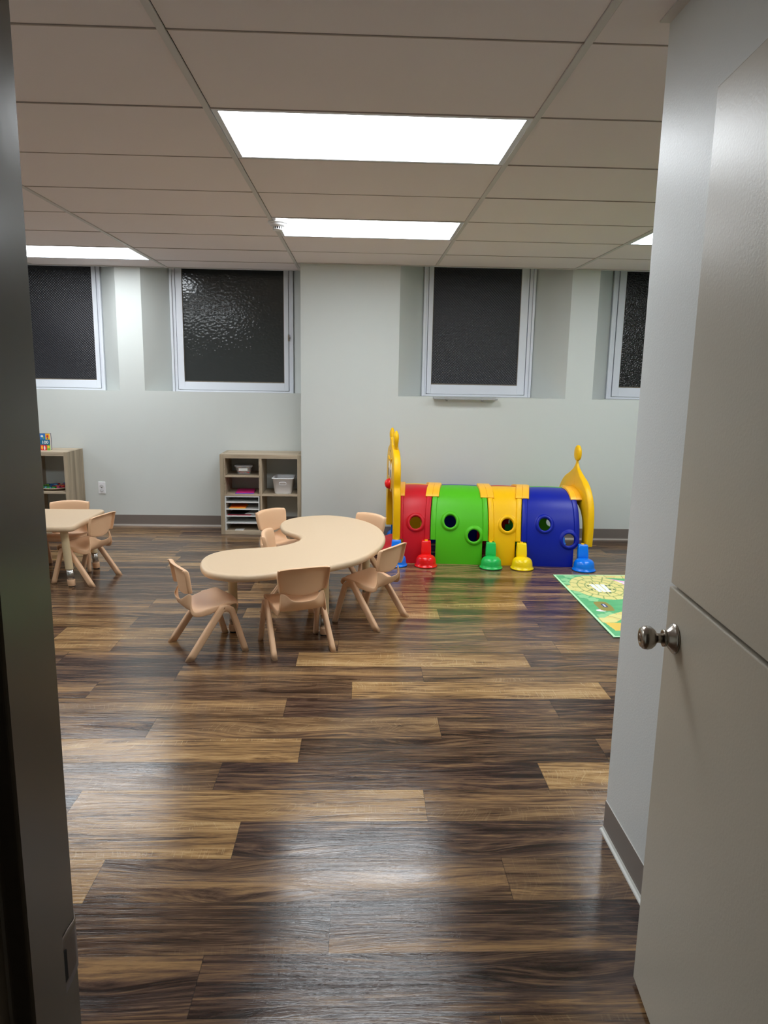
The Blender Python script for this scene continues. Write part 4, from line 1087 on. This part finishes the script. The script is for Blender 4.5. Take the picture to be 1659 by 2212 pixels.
# ================================================================== RUG
def rug_colour(x, y):
    random.seed(1)
    G1, G2 = (92, 172, 118), (108, 186, 130)
    P1, P2 = (226, 218, 146), (224, 206, 134)
    LINE = (158, 172, 108); LEAF = (150, 208, 152)
    X0, X1, Y0, Y1 = RX0, RX1, RY0, RY1
    if min(x - X0, X1 - x, y - Y0, Y1 - y) < .014: return (190, 240, 190)
    n = sin(x * 31 + 3 * sin(y * 23)) * sin(y * 37 + 2 * sin(x * 19)); base = tuple(lerp(a, b_, .5 + .35 * n) for a, b_ in zip(G1, G2))
    def clover(cx, cy, r):
        dx, dy = x - cx, (y - cy); a = math.atan2(dy, dx); d = math.hypot(dx, dy * .8); return d < r * (.72 + .28 * abs(cos(2.5 * a)))
    def inpoly(pts):
        c = False; j = len(pts) - 1
        for i in range(len(pts)):
            xi, yi = pts[i]; xj, yj = pts[j]
            if (yi > y) != (yj > y) and x < (xj - xi) * (y - yi) / (yj - yi) + xi: c = not c
            j = i
        return c
    def seg(px, py, qx, qy):
        vx, vy = qx - px, qy - py; t_ = max(0, min(1, ((x - px) * vx + (y - py) * vy) / (vx * vx + vy * vy))); return math.hypot(x - px - t_ * vx, y - py - t_ * vy), t_
    # three white letter bars
    for k in range(3):
        ax = 1.676 + .048 * k; bx = 1.640 + .0 * k
        if inpoly([(1.676 + .040 * k, 4.997), (1.707 + .040 * k, 4.997), (1.715 + .032 * k, 4.808), (1.688 + .032 * k, 4.808)]): return (238, 242, 240)
    # ladder lines
    for cx, cy in ((1.66, 4.95), (1.665, 4.86), (1.80, 4.96), (1.80, 4.87), (1.71, 5.03), (1.75, 4.785)):
        if abs(x - cx) < .024 and abs(y - cy) < .014 and (int((x * 400)) % 2 == 0): return (90, 110, 80)
    def stones(cx, cy, rx, ry, n, ring):
        a = math.atan2((y - cy) / ry, (x - cx) / rx); f = (a / (2 * pi) * n + ring * .5) % 1.0
        return min(f, 1 - f) / n * 2 * pi * min(rx, ry)
    d = math.hypot((x - 1.735) / .205, (y - 4.925) / .295)
    if d < 1:
        ring = int(d * 4.01); fr_ = (d * 4.01) % 1
        if min(fr_, 1 - fr_) * .05 < .004 and d < .98: return LINE
        if ring and stones(1.735, 4.925, .205 * d, .295 * d, (5, 8, 12, 15)[min(3, ring)], ring) < .0045: return LINE
        return P1 if (ring + int(x * 9)) % 2 else (228, 216, 142)
    # winding paths
    for path, w_ in (([(1.485, 4.93), (1.52, 4.90), (1.58, 4.86)], .055), ([(1.80, 5.215), (1.90, 5.22), (2.02, 5.20), (2.15, 5.10), (2.2, 4.9), (2.35, 4.7), (2.6, 4.6), (3.0, 4.8), (3.3, 4.7)], .05),
                     ([(1.50, 4.21), (1.56, 4.21), (1.63, 4.28), (1.72, 4.34), (1.86, 4.33), (2.0, 4.2), (2.2, 4.2), (2.5, 4.3), (3.0, 4.1)], .045),
                     ([(2.25, 4.9), (2.3, 5.1), (2.6, 5.15), (3.0, 5.1)], .05), ([(1.9, 4.75), (2.0, 4.55), (2.05, 4.4), (2.0, 4.2)], .045)):
        tot = 0
        for (px, py), (qx, qy) in zip(path, path[1:]):
            dd, t_ = seg(px, py, qx, qy); L_ = math.hypot(qx - px, qy - py)
            if dd < w_:
                along = (tot + t_ * L_) / .065
                if abs(along % 1 - .5) > .45: return LINE
                return P2 if int(along) % 2 else P1
            tot += L_
    if inpoly([(1.873, 5.145), (1.96, 5.09), (2.02, 5.02), (1.89, 4.965)]):
        return (246, 244, 246) if (int((x + y) * 28) % 2) else (236, 170, 214)
    if inpoly([(1.512, 4.165), (1.72, 4.15), (1.58, 4.02), (1.53, 4.02)]): return (232, 196, 96)
    if (abs(x - 1.615) / .050) ** 4 + (abs(y - 4.485) / .098) ** 4 < 1:
        if abs(x - 1.624) < .014 and abs(y - 4.50) < .036:
            return (216, 222, 240) if abs(x - 1.624) < .007 and abs(y - 4.5) < .026 else (40, 50, 110)
        return (150, 140, 78)
    if ((x - 1.570) / .034) ** 2 + ((y - 4.398) / .022) ** 2 < 1: return (248, 236, 240)
    for cx, cy, r in ((1.59, 5.205, .042), (1.535, 5.11, .036), (1.525, 5.03, .030), (1.535, 4.795, .034), (1.545, 4.70, .04), (1.59, 4.632, .04), (1.545, 4.285, .04), (1.60, 4.33, .032), (1.79, 5.225, .03),
                      (1.70, 4.25, .03), (2.1, 4.5, .05), (2.4, 5.0, .05), (2.7, 4.3, .05), (3.0, 5.2, .05), (1.62, 3.99, .04), (1.9, 4.0, .05), (2.3, 4.05, .05), (2.9, 4.5, .05)):
        if clover(cx, cy, r): return LEAF
    if inpoly([(2.4, 4.85), (2.7, 4.95), (2.8, 4.75), (2.5, 4.68)]): return (246, 170, 80)
    if inpoly([(2.1, 4.75), (2.0, 4.95), (2.1, 5.0)]): return (130, 190, 236)
    return base
RX0, RX1, RY0, RY1 = 1.480, 3.35, 3.915, 5.252
def build_rug():
    xs = [RX0 + .0042 * i for i in range(int(.55 / .0042))]; x_ = xs[-1]
    while x_ < RX1 - .02: x_ += .02; xs.append(x_)
    xs.append(RX1); nx, ny = len(xs) - 1, int((RY1 - RY0) / .0045)
    f = lambda c: (c / 255 / 12.92) if c / 255 <= 0.04045 else ((c / 255 + 0.055) / 1.055) ** 2.4
    vs_ = []; cols = []
    for j in range(ny + 1):
        for i in range(nx + 1):
            x, y = xs[i], lerp(RY0, RY1, j / ny); vs_.append((x - RX0, y - RY0, .006))
            c = rug_colour(x, y)
            cols.append((f(c[0]), f(c[1]), f(c[2]), 1))
    fs = [(j * (nx + 1) + i, j * (nx + 1) + i + 1, (j + 1) * (nx + 1) + i + 1, (j + 1) * (nx + 1) + i) for j in range(ny) for i in range(nx)]
    n0 = len(vs_)
    X, Y = RX1 - RX0, RY1 - RY0
    edge = [(0, 0), (X, 0), (X, Y), (0, Y)]
    for (a, b_), (c, d) in zip(edge, edge[1:] + edge[:1]):
        k = len(vs_); vs_ += [(a, b_, 0), (c, d, 0), (c, d, .006), (a, b_, .006)]; fs.append((k, k + 1, k + 2, k + 3)); cols += [(f(60), f(120), f(90), 1)] * 4
    me = bpy.data.meshes.new('play_rug'); me.from_pydata(vs_, [], fs)
    ca = me.attributes.new('pattern', 'FLOAT_COLOR', 'POINT')
    ca.data.foreach_set('color', [q for c in cols for q in c])
    m = bpy.data.materials.new('printed_rug_pile'); m.use_nodes = True; nt = m.node_tree; b = nt.nodes['Principled BSDF']
    at = nt.nodes.new('ShaderNodeAttribute'); at.attribute_name = 'pattern'; nt.links.new(at.outputs['Color'], b.inputs['Base Color'])
    b.inputs['Roughness'].default_value = .85; b.inputs['Specular IOR Level'].default_value = .2
    tc = nt.nodes.new('ShaderNodeTexCoord'); n = nt.nodes.new('ShaderNodeTexNoise'); n.inputs['Scale'].default_value = 350; nt.links.new(tc.outputs['Object'], n.inputs[0])
    bp = nt.nodes.new('ShaderNodeBump'); bp.inputs['Strength'].default_value = .3; bp.inputs['Distance'].default_value = .002; nt.links.new(n.outputs[0], bp.inputs['Height']); nt.links.new(bp.outputs[0], b.inputs['Normal'])
    me.materials.append(m)
    o = bpy.data.objects.new('play_rug', me); COL.objects.link(o); o.location = (RX0, RY0, 0)
    tag(o, 'green printed play rug with pale yellow stone paths on the floor by the tunnel', 'rug')
build_rug()

# ================================================================== HALL FILL (dim glow added unseen behind the camera to lift the jamb)
hl = thing('hall_fill_light', (0.0, -1.2, 2.5), 0, 'added dim fill light in the hallway, unseen behind the camera', 'ceiling light')
b = MB(); b.lathe([(.16, 0), (.16, -.02), (.13, -.06), (.02, -.075)], n=32); obj('fill_dome', b, emis('hall_fill_glow', (1, .86, .7, 1), HALL_FILL), hl)
